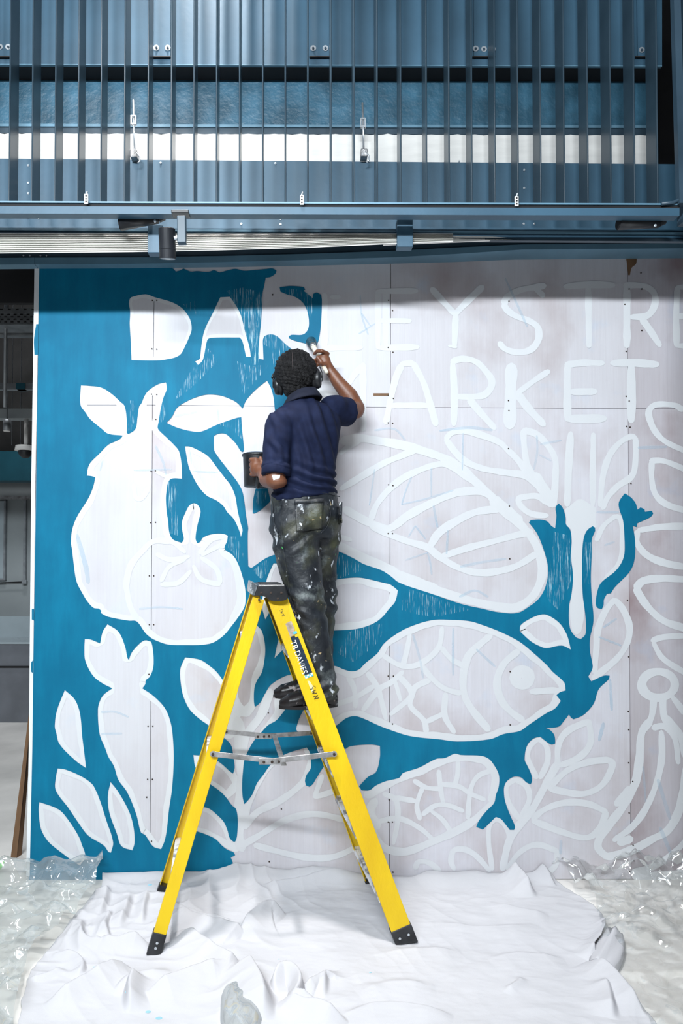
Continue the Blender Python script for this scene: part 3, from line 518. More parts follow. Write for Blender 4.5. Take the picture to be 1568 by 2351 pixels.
fill('wood_patch', [[(1437,592),(1462,592),(1460,606),(1450,615),(1446,632),(1442,632),(1440,612)]], 0.0008, timber, wall)
fill('wood_patch', [[(857,903),(896,903),(896,909),(857,909)]], 0.0008, timber, wall)
# white taped edge of the hoarding
e = [P(79, 616, -0.004), P(90, 616, -0.004), P(81, 1100, -0.004), P(74, 1720, -0.004), P(68, 2012, -0.004), P(60, 2012, -0.004), P(66, 1720, -0.004), P(72, 1100, -0.004)]
struct(MB().prism(e, (0, 0.08, 0)).obj('trim_1', mat('white_edge_tape', (0.80, 0.82, 0.84), 0.45, 0, 0.06, 4, 0.5, 0.4, 25)), 'white taped edge strip at the left end of the hoarding')
fill('teal_smear', [[(84,745),(89,745),(88,815),(80,815),(79,780)]], 0.006, teal, wall); fill('teal_smear', [[(74,1398),(79,1398),(79,1424),(74,1422)]], 0.006, teal, wall); fill('teal_smear', [[(73,1520),(77,1515),(76,1545),(73,1542)]], 0.006, teal, wall)

# ================================================================== FLOOR AND ROOM SHELL
struct(MB().box((-7, -8, -0.05), (7, 6.2, 0.0)).obj('floor', concrete), 'pale dusty floor')
YB = 4.1
zt = P(30, 1070, YB)
struct(MB().box((-7, YB, 0), (3.4, YB + 0.1, 5.5)).obj('wall_far', mat('far_wall_paint', (0.30, 0.33, 0.34), 0.6, 0, 0.1, 1.5)), 'grey wall of the room behind the hoarding')
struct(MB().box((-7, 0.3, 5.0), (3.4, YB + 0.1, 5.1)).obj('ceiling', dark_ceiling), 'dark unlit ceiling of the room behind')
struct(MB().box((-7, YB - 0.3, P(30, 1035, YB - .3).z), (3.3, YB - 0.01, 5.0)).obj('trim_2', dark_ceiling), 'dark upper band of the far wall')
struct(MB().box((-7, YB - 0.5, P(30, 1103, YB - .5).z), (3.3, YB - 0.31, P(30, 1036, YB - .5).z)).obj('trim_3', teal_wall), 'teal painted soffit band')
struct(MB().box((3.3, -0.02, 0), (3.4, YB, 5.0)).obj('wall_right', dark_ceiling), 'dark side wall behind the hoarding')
def far_box(name, m, x0, y0, x1, y1, Y, t, label, cat, bevel=0.0, ext=0.0):
    a = P(x0, y0, Y); b = P(x1, y1, Y)
    o = MB().box((a.x - ext, Y, b.z), (b.x, Y + t, a.z)).obj(name, m, None, False, bevel)
    return tag(o, label, cat)
# overhead services seen through the gap on the left
Yc = 1.2
def tray(y0, y1, Y, label, blue=False):
    a = P(-600, y0, Y); b = P(140, y1, Y)
    t = thing('cable_tray', label, 'cable tray', ((a.x + b.x) / 2, Y, b.z))
    if not blue:
        mb = MB(); z0, z1 = b.z, a.z
        mb.box((a.x, Y, z1 - 0.035), (b.x, Y + 0.003, z1)).obj('side_flange', galv, t)
        mb2 = MB(); mb2.hexa([(a.x, Y + .003, z0), (b.x, Y + .003, z0), (b.x, Y + .30, z0 + 0.0), (a.x, Y + .30, z0), (a.x, Y + .003, z0 + .004), (b.x, Y + .003, z0 + .004), (b.x, Y + .30, z0 + .004), (a.x, Y + .30, z0 + .004)]); mb2.obj('tray_base', galv, t)
        MB().box((a.x, Y + 0.004, z0), (b.x, Y + 0.008, z1 - 0.03)).obj('tray_web', galv, t)
        sl = MB(); k = 0; x = a.x
        while x < b.x:
            for r in range(4):
                zz = lerp(z0 + 0.012, z1 - 0.045, r / 3); xx = x + (0.02 if r % 2 else 0)
                sl.box((xx, Y - 0.0006, zz), (xx + 0.018, Y + 0.0045, zz + 0.006))
            x += 0.045
        o = sl.obj('slots', black, t); o['kind'] = 'stuff'
        tp = MB(); x = a.x
        while x < b.x: tp.box((x, Y - 0.001, z1 - 0.012), (x + 0.02, Y + 0.002, z1 - 0.004)); x += 0.055
        o = tp.obj('flange_slots', black, t); o['kind'] = 'stuff'
    else:
        MB().box((a.x, Y, b.z), (b.x, Y + 0.05, a.z)).obj('tray_web', galv, t)
        q = P(38, y0, Y); r = P(58, y1, Y); MB().box((q.x, Y - 0.01, r.z), (r.x, Y + .06, q.z)).obj('blue_joint', teal_wall, t)
    return t
tray(708, 744, Yc, 'grey perforated cable tray running behind the white hoarding edge'); tray(880, 894, 1.8, 'dull cable tray with a blue joint below the pipe', True)
a = P(-600, 767, 1.4); b = P(130, 767, 1.4)
tag(MB().tube([a, b], 0.011, 14).obj('conduit_pipe', galv, None, True), 'bright horizontal conduit pipe below the perforated tray', 'pipe')
a = P(14, 700, 1.3); b = P(11, 935, 1.3); a.z = 5.0
tag(MB().tube([a, b], 0.012, 12).obj('drop_rod', galv, None, True), 'grey vertical drop rod crossing the conduit pipe', 'rod')
for x in (30, 50): a = P(x, 840, 2.2); b = P(x - 3, 1022, 2.2); a.z = 5.0; tag(MB().tube([a, b], 0.004, 6).obj('hanging_chain', galv), 'thin hanging chain, %s of the pair' % ('left one' if x == 30 else 'right one'), 'chain', 'thin chains')
far_box('ceiling_beam', grey_paint, -600, 938, 140, 960, 2.0, 0.1, 'dusty grey beam under the dark ceiling', 'beam')
q = P(16, 975, 1.9); t = thing('downlight', 'grey cylinder downlight hanging left of the dome camera', 'lamp', q)
MB().tube([q + Vector((0, 0, .04)), q - Vector((0, 0, .05))], 0.03, 18).obj('housing', galv, t, True); MB().tube([q - Vector((0, 0, .05)), q - Vector((0, 0, .054))], 0.027, 18).obj('lens', white_board, t); MB().tube([q, Vector((q.x, q.y, 5.0))], .005, 8).obj('stem', galv, t)
q = P(58, 1035, 2.03); t = thing('dome_camera', 'white dome security camera beside the hoarding edge', 'camera', q)
MB().tube([q + Vector((0, 0, .045)), q + Vector((0, 0, .04)), q - Vector((0, 0, 0.0))], [.04, .075, .082], 24).obj('housing', white_board, t, True)
MB().ell(q - Vector((0, 0, .004)), (.056, .056, .058)).obj('dome', blackp, t, True)
MB().tube([q + Vector((0.005, 0, .04)), Vector((q.x + .005, q.y, P(0, 958, 2.03).z))], .018, 12).obj('pole', white_board, t, True)
# far wall fittings
t = thing('wall_window', 'blue-grey framed window on the far wall', 'window', P(-60, 1330, YB - .03))
a = P(-200, 1150, YB - .03); b = P(9, 1328, YB - .03)
MB().box((a.x, YB - .02, b.z), (b.x, YB - .005, a.z)).obj('pane', glassy, t)
fr = MB(); fr.box((a.x, YB - .05, b.z - .02), (b.x + .02, YB - .003, b.z)).box((b.x, YB - .05, b.z), (b.x + .02, YB - .003, a.z)); fr.obj('frame', galv, t)
far_box('wall_rail', galv_old, -200, 1138, 120, 1146, YB - .12, 0.03, 'thin metal rail along the top of the grey wall', 'rail')
far_box('wall_conduit', galv, 54, 1146, 58, 1332, YB - .06, 0.03, 'vertical conduit running down the grey wall', 'conduit')
q = P(56, 1336, YB - .05); t = thing('wall_socket', 'small grey socket box under the vertical conduit', 'socket', q)
MB().bbox(q, (.05, .04, .045)).obj('box', galv, t, False, .005); MB().tube([q, P(-200, 1346, YB - .05)], .007, 8).obj('cable', black, t)
t = thing('counter', 'long grey counter with a glass top against the far wall', 'counter', P(0, 1618, YB - .6))
a = P(-200, 1478, YB - .75); b = P(150, 1622, YB - .75)
MB().box((a.x, YB - .75, 0.0), (b.x, YB - .1, a.z)).obj('front_panel', counter, t); MB().box((a.x, YB - .78, a.z), (b.x, YB - .1, a.z + .02)).obj('worktop', glassy, t)
c = P(0, 1531, YB - .76); MB().box((a.x, YB - .765, c.z - .008), (b.x, YB - .751, c.z + .008)).obj('front_seam', black, t)
MB().box((a.x, YB - .3, a.z + .02), (b.x, YB - .29, P(0, 1415, YB - .3).z)).obj('glass_screen', glassy, t)
# timber prop and green scrap
q = [P(52, 1745, 0.28), P(62, 1720, 0.28), P(50, 1955, 0.18), P(38, 1968, 0.16), P(24, 1972, 0.16)]
t = MB().hexa([PF(24, 1972), PF(38, 1970), PF(50, 1962), PF(38, 1962), P(66, 1640, .20), P(72, 1640, .20), P(76, 1640, .27), P(70, 1640, .27)]).obj('timber_prop', timber)
tag(t, 'raw timber plank propping the back of the hoarding', 'plank')
g = MB()
c0 = PF(-8, 2008); gp = [(-0.06, 0, 0), (0.0, 0, 0.005), (0.02, 0, .025), (.035, 0, .05), (.04, 0, .075), (.03, 0, .06), (.01, 0, .05), (-.03, 0, .04), (-.06, 0, .03)]
g.prism([c0 + Vector(p) for p in gp], (0.0, 0.012, 0)).obj('green_scrap', lime, None, False, .003)
tag(bpy.data.objects['green_scrap'], 'bright green plastic scrap by the floor at the left edge', 'scrap')

# ================================================================== OVERHEAD STEELWORK
YS = -0.55
def sx(px, py=250, Y=YS): return P(px, py, Y).x
ztop = 4.6
scr = thing('slat_screen', 'blue-grey steel screen of upright slats above the mural', 'screen', (0.2, YS, P(700, 490, YS).z))
slat_px = [-84, -31, 22, 74, 127, 180, 232, 286, 340, 393, 445, 497, 550, 603, 655, 707, 760, 813, 866, 920, 979, 1031, 1083, 1136, 1189, 1241, 1295, 1349, 1402, 1456, 1509]
z_bot = lambda px: P(px, 463 + 5 * px / 1568, YS).z
w2 = 0.0036; dep = 0.09
sm = None
for px in slat_px:
    X = sx(px); zb = z_bot(px)
    if sm is None:
        sm = bpy.data.meshes.new('slat'); L = ztop - z_bot(700)
        pr_ = [(-w2, dep), (-w2, .0035), (-w2 * .8, .0014), (-w2 * .4, .0003), (w2 * .4, .0003), (w2 * .8, .0014), (w2, .0035), (w2, dep)]; b = MB().prism([Vector((x_, y_, 0)) for x_, y_ in pr_], (0, 0, L)); sm.from_pydata(b.v, [], b.f); sm.materials.append(slat_steel); sm.update()
    o = bpy.data.objects.new('slat', sm); COL.objects.link(o); o.parent = scr; o.location = (X - 0.2, 0, zb - P(700, 490, YS).z)
zl = lambda y: P(700, y, YS).z
xa, xb = sx(-300), sx(1545)
def sloped(name, m, y0l, y0r, y1l, y1r, Y, t, xs=(-300, 1560), parent=None, bevel=0):
    A = P(xs[0], lerp(y0l, y0r, xs[0] / 1568), Y); B = P(xs[1], lerp(y0l, y0r, xs[1] / 1568), Y); C = P(xs[1], lerp(y1l, y1r, xs[1] / 1568), Y); D = P(xs[0], lerp(y1l, y1r, xs[0] / 1568), Y)
    return MB().prism([D, C, B, A], (0, t, 0)).obj(name, m, parent, False, bevel)
sloped('bottom_bar', lip, 461.5, 467, 465, 470.5, YS - 0.006, 0.05, parent=scr)
sloped('channel', steel, 473, 478, 490, 495, YS - 0.02, 0.045, parent=scr)
sloped('channel_shadow_gap', black, 465.2, 470.5, 473, 478, YS + 0.0, 0.02, parent=scr)
MB().bar(P(1545, -200, YS - 0.01), P(1564, 470, YS - 0.01), 0.03, 0.03).obj('end_post', steel_dark, scr)
MB().tube([P(1518, 468, YS - .01), P(1545, 466, YS - .01), P(1560, 458, YS - .01), P(1585, 430, YS - .01)], 0.008, 10).obj('end_bend', steel_dark, scr, True)
for n, (x, y) in enumerate(((198, 457), (693, 459), (1186, 462))):
    q = P(x, y, YS - 0.022); t = thing('rail_clip', 'small white perforated clip on the screen rail, %s' % ('above the left mural seam', 'near the middle, above the painter', 'towards the right end')[n], 'clip', q, 'white clips on the screen rail')
    MB().bbox(q, (0.017, .006, .044)).obj('plate', white_board, t, False, .002)
    for k in (-1, 0, 1): MB().tube([q + Vector((0, -.0031, k * .013)), q + Vector((0, -.0036, k * .013))], .004, 10).obj('hole', black, t)
    MB().tube([q + Vector((0, 0, .02)), q + Vector((0.004, 0, .034))], .004, 8).obj('pin', zinc, t)

t = thing('upper_fascia', 'blue-grey steel fascia panel behind the top of the slats', 'fascia panel', (0.2, -0.40, P(700, 148, -.4).z))
sloped('fascia_plate', steel, -260, -260, 148, 152, -0.40, 0.01, (-300, 1520), t)
sloped('bottom_edge', lip, 146.5, 150.5, 148.5, 152.5, -0.402, 0.012, (-300, 1520), t)
sloped('soffit', black, 149, 153, 152, 156, -0.39, 0.25, (-300, 1520), t)
for (x0, x1) in ((-40, 22), (347, 391), (711, 757), (1086, 1136), (1460, 1505)):
    pl = pxquad(x0, -260, x1, 130, -0.408, 0.007).obj('fixing_plate', steel, t)
    pxquad(x0 - 1, 128, x1 + 1, 131.5, -0.412, 0.006).obj('plate_edge', black, pl)
for x, y in ((0, 108), (19, 108), (359, 110), (385, 110), (719, 111), (747, 111), (1092, 112), (1111, 113), (1131, 113), (1473, 115), (1494, 116)):
    bolt(P(x, y, -0.409), 0.0135, zinc, t, 0.004)
    bolt(P(x, y, -0.4135), 0.0052, steel_dark, t, 0.006)
t = thing('steel_beam', 'rough blue painted steel beam deep behind the slats', 'beam', (0.2, -.1, P(700, 290, -.1).z))
sloped('web', steel_rough, 160, 164, 286, 290, -0.30, 0.02, (-300, 1505), t)
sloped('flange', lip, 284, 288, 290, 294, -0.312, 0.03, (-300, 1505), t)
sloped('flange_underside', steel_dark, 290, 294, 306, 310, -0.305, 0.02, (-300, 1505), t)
zr = MB()   # ragged top edge of the white board
xs = np.linspace(-300, 1490, 180); top = []
for x in xs: top.append(P(x, 306 + 3.0 * noise.noise((x * .05, 1, 0)) + 2.5 * noise.noise((x * .2, 5, 0)) + 5 * x / 1568, -0.315))
bot = [P(x, 376 + 6 * x / 1568, -0.315) for x in xs]
n = len(xs); zr.add([*bot, *top], [(i, i + 1, n + i + 1, n + i) for i in range(n - 1)])
ob = zr.obj('insulation_board', white_board); md = ob.modifiers.new('s', 'SOLIDIFY'); md.thickness = 0.012; md.offset = -1
tag(ob, 'ragged edged white board strip showing between the slats', 'board')
struct(MB().box((-7, 0.25, 3.05), (3.4, 0.28, 5.0)).obj('trim_4', black), 'black sheet added for the darkness behind the overhead steelwork')  # black colour stands in for the dark depth between the slats
t = thing('lower_fascia', 'blue-grey steel channel behind the foot of the slats', 'fascia panel', (0.2, -.38, P(700, 545, -.38).z))
sloped('web', steel, 364, 377, 546, 552, -0.38, 0.008, (-300, 1620), t)
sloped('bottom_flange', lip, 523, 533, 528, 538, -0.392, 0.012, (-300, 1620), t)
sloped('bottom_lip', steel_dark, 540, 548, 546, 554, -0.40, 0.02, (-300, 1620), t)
for x, y in ((65, 380), (65, 420), (65, 444), (89, 381), (89, 419), (89, 444), (64, 500), (89, 501), (1203, 391), (1226, 391), (1203, 432), (1226, 432), (1202, 514), (1226, 514), (644, 503), (644, 515), (554, 514), (369, 374), (632, 375), (1054, 371)):
    bolt(P(x, y, -0.381), 0.005, zinc, t, 0.005)
tp_ = [(-300, 583), (80, 579), (300, 577), (500, 573), (700, 567), (900, 558), (1050, 552), (1200, 548), (1568, 545), (1990, 543)]
# pleated pale duct
mb = MB(); Yd = -0.42; xs = np.linspace(-300, 1040, 90); ny = 19; rows = []
for j in range(ny):
    row = []
    for x in xs:
        f = j / (ny - 1); y = lerp(536, interp(tp_, x) + 2, f) + 1.6 * noise.noise((x * .006, j * .7, 2)) * math.sin(PI * f)
        q = P(x, y, Yd + (0.010 if j % 2 else -0.006)); row.append(q)
    rows.append(row)
n = len(xs); mb.add([q for r in rows for q in r], [(j * n + i, j * n + i + 1, (j + 1) * n + i + 1, (j + 1) * n + i) for j in range(ny - 1) for i in range(n - 1)])
ob = mb.obj('pleated_duct', cream); md = ob.modifiers.new('s', 'SOLIDIFY'); md.thickness = 0.004
tag(ob, 'pale pleated sheet with horizontal ribs above the mural', 'duct')
ob = MB().prism([P(880, 562, -.40), P(1010, 556, -.40), P(1200, 549, -.40), P(1130, 543, -.40), P(1000, 541, -.40), P(890, 548, -.40)], (0, .01, 0)).obj('cream_flap', cream); tag(ob, 'smooth cream flap ending the pleated sheet', 'sheet')
# edge beam over the hoarding
bt = [(-300, 610), (80, 607), (300, 606), (500, 602), (700, 597), (900, 591), (1050, 583), (1200, 573), (1568, 570), (1990, 568)]
bm_ = [(-300, 594), (80, 591.5), (300, 591), (500, 588), (700, 583), (900, 576), (1050, 568), (1200, 561), (1568, 558), (1990, 556)]
tp_ = [(-300, 583), (80, 579), (300, 577), (500, 573), (700, 567), (900, 558), (1050, 552), (1200, 548), (1568, 545), (1990, 543)]
t = thing('edge_beam', 'blue-grey steel edge beam bending upwards over the mural top', 'beam', (0.2, -.16, P(700, 600, -.16).z))
ov = lambda x: interp([(-300, 0), (300, 0), (900, .02), (1200, .06), (1990, .06)], x)
def strip(name, m, top, bot, Yf, Yb, x0, x1, parent):
    xs = [x for x, _ in top if x0 < x < x1]; xs = [x0] + xs + [x1]; mb = MB(); k = 0
    for a, b in zip(xs, xs[1:]):
        ya, yb = Yf - ov(a), Yf - ov(b)
        A = P(a, interp(top, a), ya); B = P(b, interp(top, b), yb); C = P(b, interp(bot, b), yb); D = P(a, interp(bot, a), ya)
        da = Vector((0, Yb - ya, 0)); db = Vector((0, Yb - yb, 0)); mb.hexa([D, C, C + db, D + da, A, B, B + db, A + da])
    return mb.obj(name, m, parent)
strip('web', steel_dark, tp_, bm_, -0.045, -0.035, -300, 1990, t)
strip('lip', lip, bm_, bt, -0.055, 0.0, -300, 79.3, t); strip('lip', lip, bm_, bt, -0.055, 0.0, 80.3, 1990, t)
for x, y in ((54, 587), (69, 587), (93, 587), (107, 587), (346, 585), (917, 565), (943, 565), (1186, 554), (1200, 553), (1225, 552), (1482, 551)):
    bolt(P(x, y, -0.046 - ov(x)), 0.0048, zinc, t, 0.005)
# hanging tabs
for n, (x0, y0, x1, y1) in enumerate(((339, 516, 373, 580), (912, 503, 948, 566))):
    a = P(x0, y0, -.445); b = P(x1, y1, -.445); c = (a + b) / 2
    ob = MB().box((a.x, -.445, b.z), (b.x, -.400, a.z)).obj('hanger_plate', steel, None, False, .002)
    tag(ob, ('steel hanger plate behind the cylindrical spotlight', 'steel hanger plate right of the pleated sheet')[n], 'bracket', 'hanger plates')
# turnbuckle hangers
for n, (x, y0, y1) in enumerate(((307, 230, 372), (833, 236, 370))):
    Y = -0.40; q = P(x, y1, Y); t = thing('turnbuckle_hanger', ('zinc turnbuckle hanger behind the slats at left', 'zinc turnbuckle hanger behind the middle slats')[n], 'hanger', q, 'turnbuckle hangers')
    MB().tube([P(x - 1, y0, Y), P(x + 2, y1 - 22, Y)], 0.0045, 10).obj('rod', zinc, t, True)
    a = P(x - 5, y0 + 36, Y); b = P(x + 5, y0 + 57, Y); f = MB()
    for xx in (a.x, b.x): f.box((xx - .003, Y - .006, b.z), (xx + .003, Y + .006, a.z))
    f.box((a.x, Y - .007, a.z - .006), (b.x, Y + .007, a.z)).box((a.x, Y - .007, b.z), (b.x, Y + .007, b.z + .006)); f.obj('turnbuckle', zinc, t)
    MB().bbox(P(x + 2, y1 - 14, Y), (.032, .046, .036)).obj('clamp', galv_old, t, False, .004)
    MB().tube([P(x + 5, y1 - 22, Y - .02), P(x + 14, y1 - 12, Y - .02), P(x + 14, y1 - 2, Y - .02), P(x + 9, y1 + 3, Y - .02)], .004, 8).obj('hook', zinc, t, True)
    bolt(P(x - 2, y1 - 14, Y - .016), .006, zinc, t, .008)
# spotlight
Yl = -0.60
t = thing('track_spotlight', 'black cylindrical track spotlight hanging over the mural', 'spotlight', P(384, 590, Yl))
up = (P(383, 523, Yl) - P(385, 584, Yl + .03)).normalized(); c0 = P(383, 524, Yl); L = 0.122; r = 0.0355
MB().tube([c0, c0 - up * .002, c0 - up * (L * .70), c0 - up * (L * .71), c0 - up * (L * .72), c0 - up * L], [r * .93, r, r, r * .96, r, r], 32, True).obj('housing', mat('lamp_black', (0.018, 0.02, 0.026), 0.45, 0.2, 0.2), t)
MB().tube([c0 - up * (L + .0005), c0 - up * (L + .001)], [r * .9, r * .9], 32).obj('reflector', zinc, t); MB().tube([c0 - up * (L + .0012), c0 - up * (L + .003)], [r * .35, r * .3], 20).obj('led', mat('led_white', (.9, .9, .88), .3), t)
MB().bar(P(417, 498, Yl), P(418, 560, Yl), 0.037, 0.03).obj('driver_box', steel_dark, t, False, .003); MB().bbox(P(415, 491, Yl + .03), (.075, .05, .014)).obj('track_adapter', blackp, t, False, .002)
MB().tube([P(408, 545, Yl), P(400, 547, Yl)], .008, 12).obj('pivot', zinc, t)
for n, (pts, lab) in enumerate(((((276, 521), (364, 506)), 'black wedge shaped lamp lying under the screen rail at left'), (((1420, 519), (1512, 516)), 'dark lamp housing under the screen rail at far right'))):
    (xa_, ya_), (xb_, yb_) = pts; Y = -0.5; A = P(xa_, ya_ - 6, Y); B = P(xb_, yb_ - 3, Y)
    t = thing('flood_lamp', lab, 'lamp', (A + B) / 2)
    MB().tube([A, B], [0.027, 0.019], 20).obj('housing', blackp, t, True); MB().tube([A + (A - B).normalized() * .001, A + (A - B).normalized() * .004], .024, 20).obj('lens', black, t)
    MB().tube([B, B + Vector((.025, 0, .012))], .016, 14).obj('mount', blackp, t); bolt(P(xb_ - 8, yb_ + 2, Y - .02), .006, zinc, t)
struct(MB().box((1.74, -.57, 0), (1.95, -.50, 3.16)).obj('trim_6', steel_dark), 'dark unseen steel column added at the right to shade the hoarding edge')  # out of view, inferred from the shading; darkens the right end of the hoarding
# dark casing that closes the screen on the right
struct(MB().box((sx(1575), YS - .02, 3.12), (3.4, YS + .08, 5.0)).obj('trim_5', steel_dark), 'dark casing closing the slat screen on the right')

# ================================================================== STEP LADDER
lad = thing('step_ladder', 'yellow fibreglass step ladder splashed with paint, standing on the dust sheet', 'ladder', PF(640, 2110))
dd = Vector((-0.11, 0.99, 0)).normalized()
zf = 0.035
NLb = PF(362, 2160, 0.07); NRb = PF(926, 2146, 0.05)
NLt = P(594, 1374, -0.53); NRt = P(637, 1374, -0.51)
FLt = NLt + dd * 0.31; FRt = NRt + dd * 0.31
FLb = PF(376, 2040, 0.02); FRb = PF(858, 2022, 0.02)
def rail(name, a, b, w, u, fl=0.030):     # channel section: web outside, flanges turned inwards along u
    a = Vector(a); b = Vector(b); d = (b - a).normalized(); u = (u - d * u.dot(d)).normalized(); r = d.cross(u)
    mb = MB().bar(a, b, w, 0.004, u)
    for s in (-1, 1): mb.bar(a + r * (s * (w / 2 - .002)) + u * (fl / 2), b + r * (s * (w / 2 - .002)) + u * (fl / 2), 0.004, fl, u)
    return mb.obj(name, yellow, lad, False, 0.0012, 1), d, r, u
rNL = rail('near_support_rail', NLb, NLt, 0.052, dd); rNR = rail('near_step_rail', NRb, NRt, 0.086, dd)
rFL = rail('far_support_rail', FLb, FLt, 0.052, -dd); rFR = rail('far_step_rail', FRb, FRt, 0.086, -dd)
def on(a, b, z): a = Vector(a); b = Vector(b); return a.lerp(b, (z - a.z) / (b.z - a.z))
STEP_Z = [0.20, 0.46, 0.715, 0.958, 1.22]
for z in STEP_Z:
    A = on(NRb, NRt, z) + dd * .004; B = on(FRb, FRt, z) - dd * .004; ax = (B - A).normalized(); pr = Vector((ax.y, -ax.x, 0)).normalized()
    mb = MB()
    pts = lambda c: [c - pr * .040 + Vector((0, 0, -.022)), c - pr * .040, c + pr * .040, c + pr * .040 + Vector((0, 0, -.022))]
    n1 = pts(A); n2 = pts(B)
    for (i, j) in ((0, 1), (1, 2), (2, 3)):      # folded tread: top and two aprons
        nrm = Vector((0, 0, .002)) if (i, j) == (1, 2) else pr * .002
        mb.hexa([n1[i] - nrm, n1[j] - nrm, n2[j] - nrm, n2[i] - nrm, n1[i], n1[j], n2[j], n2[i]])
    tr = mb.obj('tread', alu_paint, lad)
    g = MB()
    for k in range(-3, 4): g.bar(A + pr * (k * .010) + Vector((0, 0, .0012)), B + pr * (k * .010) + Vector((0, 0, .0012)), .004, .0024, (0, 0, 1))
    g.obj('tread_ribs', alu_paint, tr)
for k, z in enumerate((0.25, 0.75, 1.26)):
    A = on(NLb, NLt, z); B = on(FLb, FLt, z)
    MB().bar(A + dd * .004, B - dd * .004, 0.026, 0.05, (0, 0, 1)).obj('cross_bar', alu_paint, lad, False, .003)
# feet
def boot(name, b, rl, w, h, dep, sgn):
    d, r = rl[1], rl[2]; u = dd * sgn
    top = b + d * 0.03; bot = b - d * h
    bot = bot.copy(); 
    mb = MB(); q = lambda p, i, j, ww: p + r * (ww / 2 * i) + u * (dep * j - .006)
    p0 = [q(bot, -1, 0, w * 1.12), q(bot, 1, 0, w * 1.12), q(bot, 1, 1, w * 1.12), q(bot, -1, 1, w * 1.12)]
    for v in p0: v.z = max(0.012, min(v.z, 0.02)) if True else v.z
    p1 = [q(top, -1, 0, w * 1.02), q(top, 1, 0, w * 1.02), q(top, 1, 1, w * 1.02), q(top, -1, 1, w * 1.02)]
    mb.hexa(p0 + p1); o = mb.obj(name, blackp, lad, False, .004)
    return o
f1 = boot('foot', NLb, rNL, 0.056, 0.055, 0.045, 1); f2 = boot('foot', NRb, rNR, 0.092, 0.04, 0.045, 1); boot('foot', FLb, rFL, 0.056, 0.01, 0.045, -1); boot('foot', FRb, rFR, 0.09, 0.01, 0.045, -1)
for c in (NLb - rNL[1] * .005, NLb - rNL[1] * .025): bolt(c - dd * .008, .0055, zinc, f1, .004, -dd, 'rivet')
for s in (-1, 1): bolt(NRb + rNR[2] * (s * .02) - rNR[1] * .004 - dd * .008, .0055, zinc, f2, .004, -dd, 'rivet')
# top cap
Yk = -0.548
prof = [(584, 1368), (592, 1343), (655, 1342), (663, 1372), (656, 1378), (644, 1381), (630, 1381), (618, 1378), (610, 1371), (603, 1369)]
pp = [P(x, y, Yk) for x, y in prof][::-1]
capo = MB().prism(pp, dd * 0.36).obj('top_cap', blackp, lad, False, .006, 3)
q0 = P(585, 1339, Yk + .0); 
endp = [P(574, 1365, Yk + .01), P(585, 1369, Yk), P(593, 1342, Yk), P(578, 1337, Yk + .02)]
MB().prism([P(572, 1362, Yk + .02), P(584, 1369, Yk + .002), P(592, 1343, Yk + .002), P(577, 1335, Yk + .05)], dd * 0.30).obj('cap_end', mat('paint_smeared_plastic', (0.06, 0.07, 0.08), .4, 0, 0, 30, .5, .1, 60, (1, 1, 1), (.42, .45, .48), .4, .6), capo, False, .004)
a = P(600, 1343, Yk + .03); b = P(650, 1343, Yk + .03); zc = a.z + .002
MB().prism([Vector((a.x, a.y, zc)), Vector((b.x, b.y, zc)), Vector((b.x, b.y, zc)) + dd * .30, Vector((a.x, a.y, zc)) + dd * .30], (0, 0, .0015)).obj('tray_recess', black, capo)
for x, y in ((600, 1361), (622, 1361), (646, 1361), (638, 1374)): bolt(P(x, y, Yk - .001), .0052, rust, capo, .004, (0, -1, 0), 'rivet')
bolt(P(595, 1377, -.545), .0055, rust, lad, .004, (0, -1, 0), 'rivet')
# spreaders
def spreader(pa, pm1, pm2, pb, name):
    t = MB(); t.bar(pa, pm2, 0.022, 0.004, (0, 1, 0)); t.bar(pm1, pb, 0.022, 0.004, (0, 1, 0))
    o = t.obj(name, galv_old, lad, False, .001, 1)
    MB().bar(pm1.lerp(pa, .10) - Vector((0, .004, 0)), pm2.lerp(pb, .06) - Vector((0, .004, 0)), .027, .003, (0, 1, 0)).obj('hinge_plate', galv_old, o, False, .001, 1)
    for c in (pa, pb, pm1, pm2, pm1.lerp(pm2, .55)): bolt(c - Vector((0, .005, 0)), .006, rust, o, .004, (0, -1, 0), 'rivet')
    for c in (pa, pb): MB().tube([c - Vector((0, .003, 0)), c + Vector((0, .003, 0))], .0125, 16).obj('eye', galv_old, o)
    return o
Yn = -0.595
s1 = spreader(P(489, 1731, -.62), P(606, 1749, -.6), P(640, 1748, -.59), P(767, 1731, -.575), 'spreader')
s2 = spreader(P(520, 1680, -.20), P(592, 1691, -.17), P(618, 1690, -.16), P(715, 1683, -.12), 'spreader')
MB().bar(P(629, 1686, -.165), P(652, 1757, -.60), .022, .004, (0, 0, 1)).obj('spreader_link', galv_old, lad)
# sticker and pen marks on the near step rail
dn = -rNR[1]; ac = Vector((-dn.z, 0, dn.x)); ac = (ac - dn * ac.dot(dn)).normalized(); nr = dn.cross(ac).normalized()
if ac.x < 0: ac = -ac
nr = dn.cross(ac).normalized()
O = NRt + nr * 0.0021
def rl(s, t, h=0.0): return O + dn * s + ac * t + nr * h
def rpoly(name, pts, m, parent, h, th=.0006): return MB().prism([rl(s, t, h) for s, t in pts], nr * th).obj(name, m, parent)
navy = mat('sticker_navy', (0.014, 0.028, 0.05), .35, 0, .2, 40); paper = mat('torn_paper', (.42, .33, .26), .8, 0, .3, 60); cyan = mat('sticker_cyan', (.10, .50, .68), .4); stw = mat('sticker_white', (.82, .84, .86), .4); pen = mat('marker_ink', (0.01, .01, .012), .5); scuff = mat('pale_scuff', (.85, .74, .36), .7, 0, .15, 40)
stk = rpoly('sticker', [(.175, -.029), (.178, .026), (.352, .029), (.355, -.033)], navy, lad, 0)
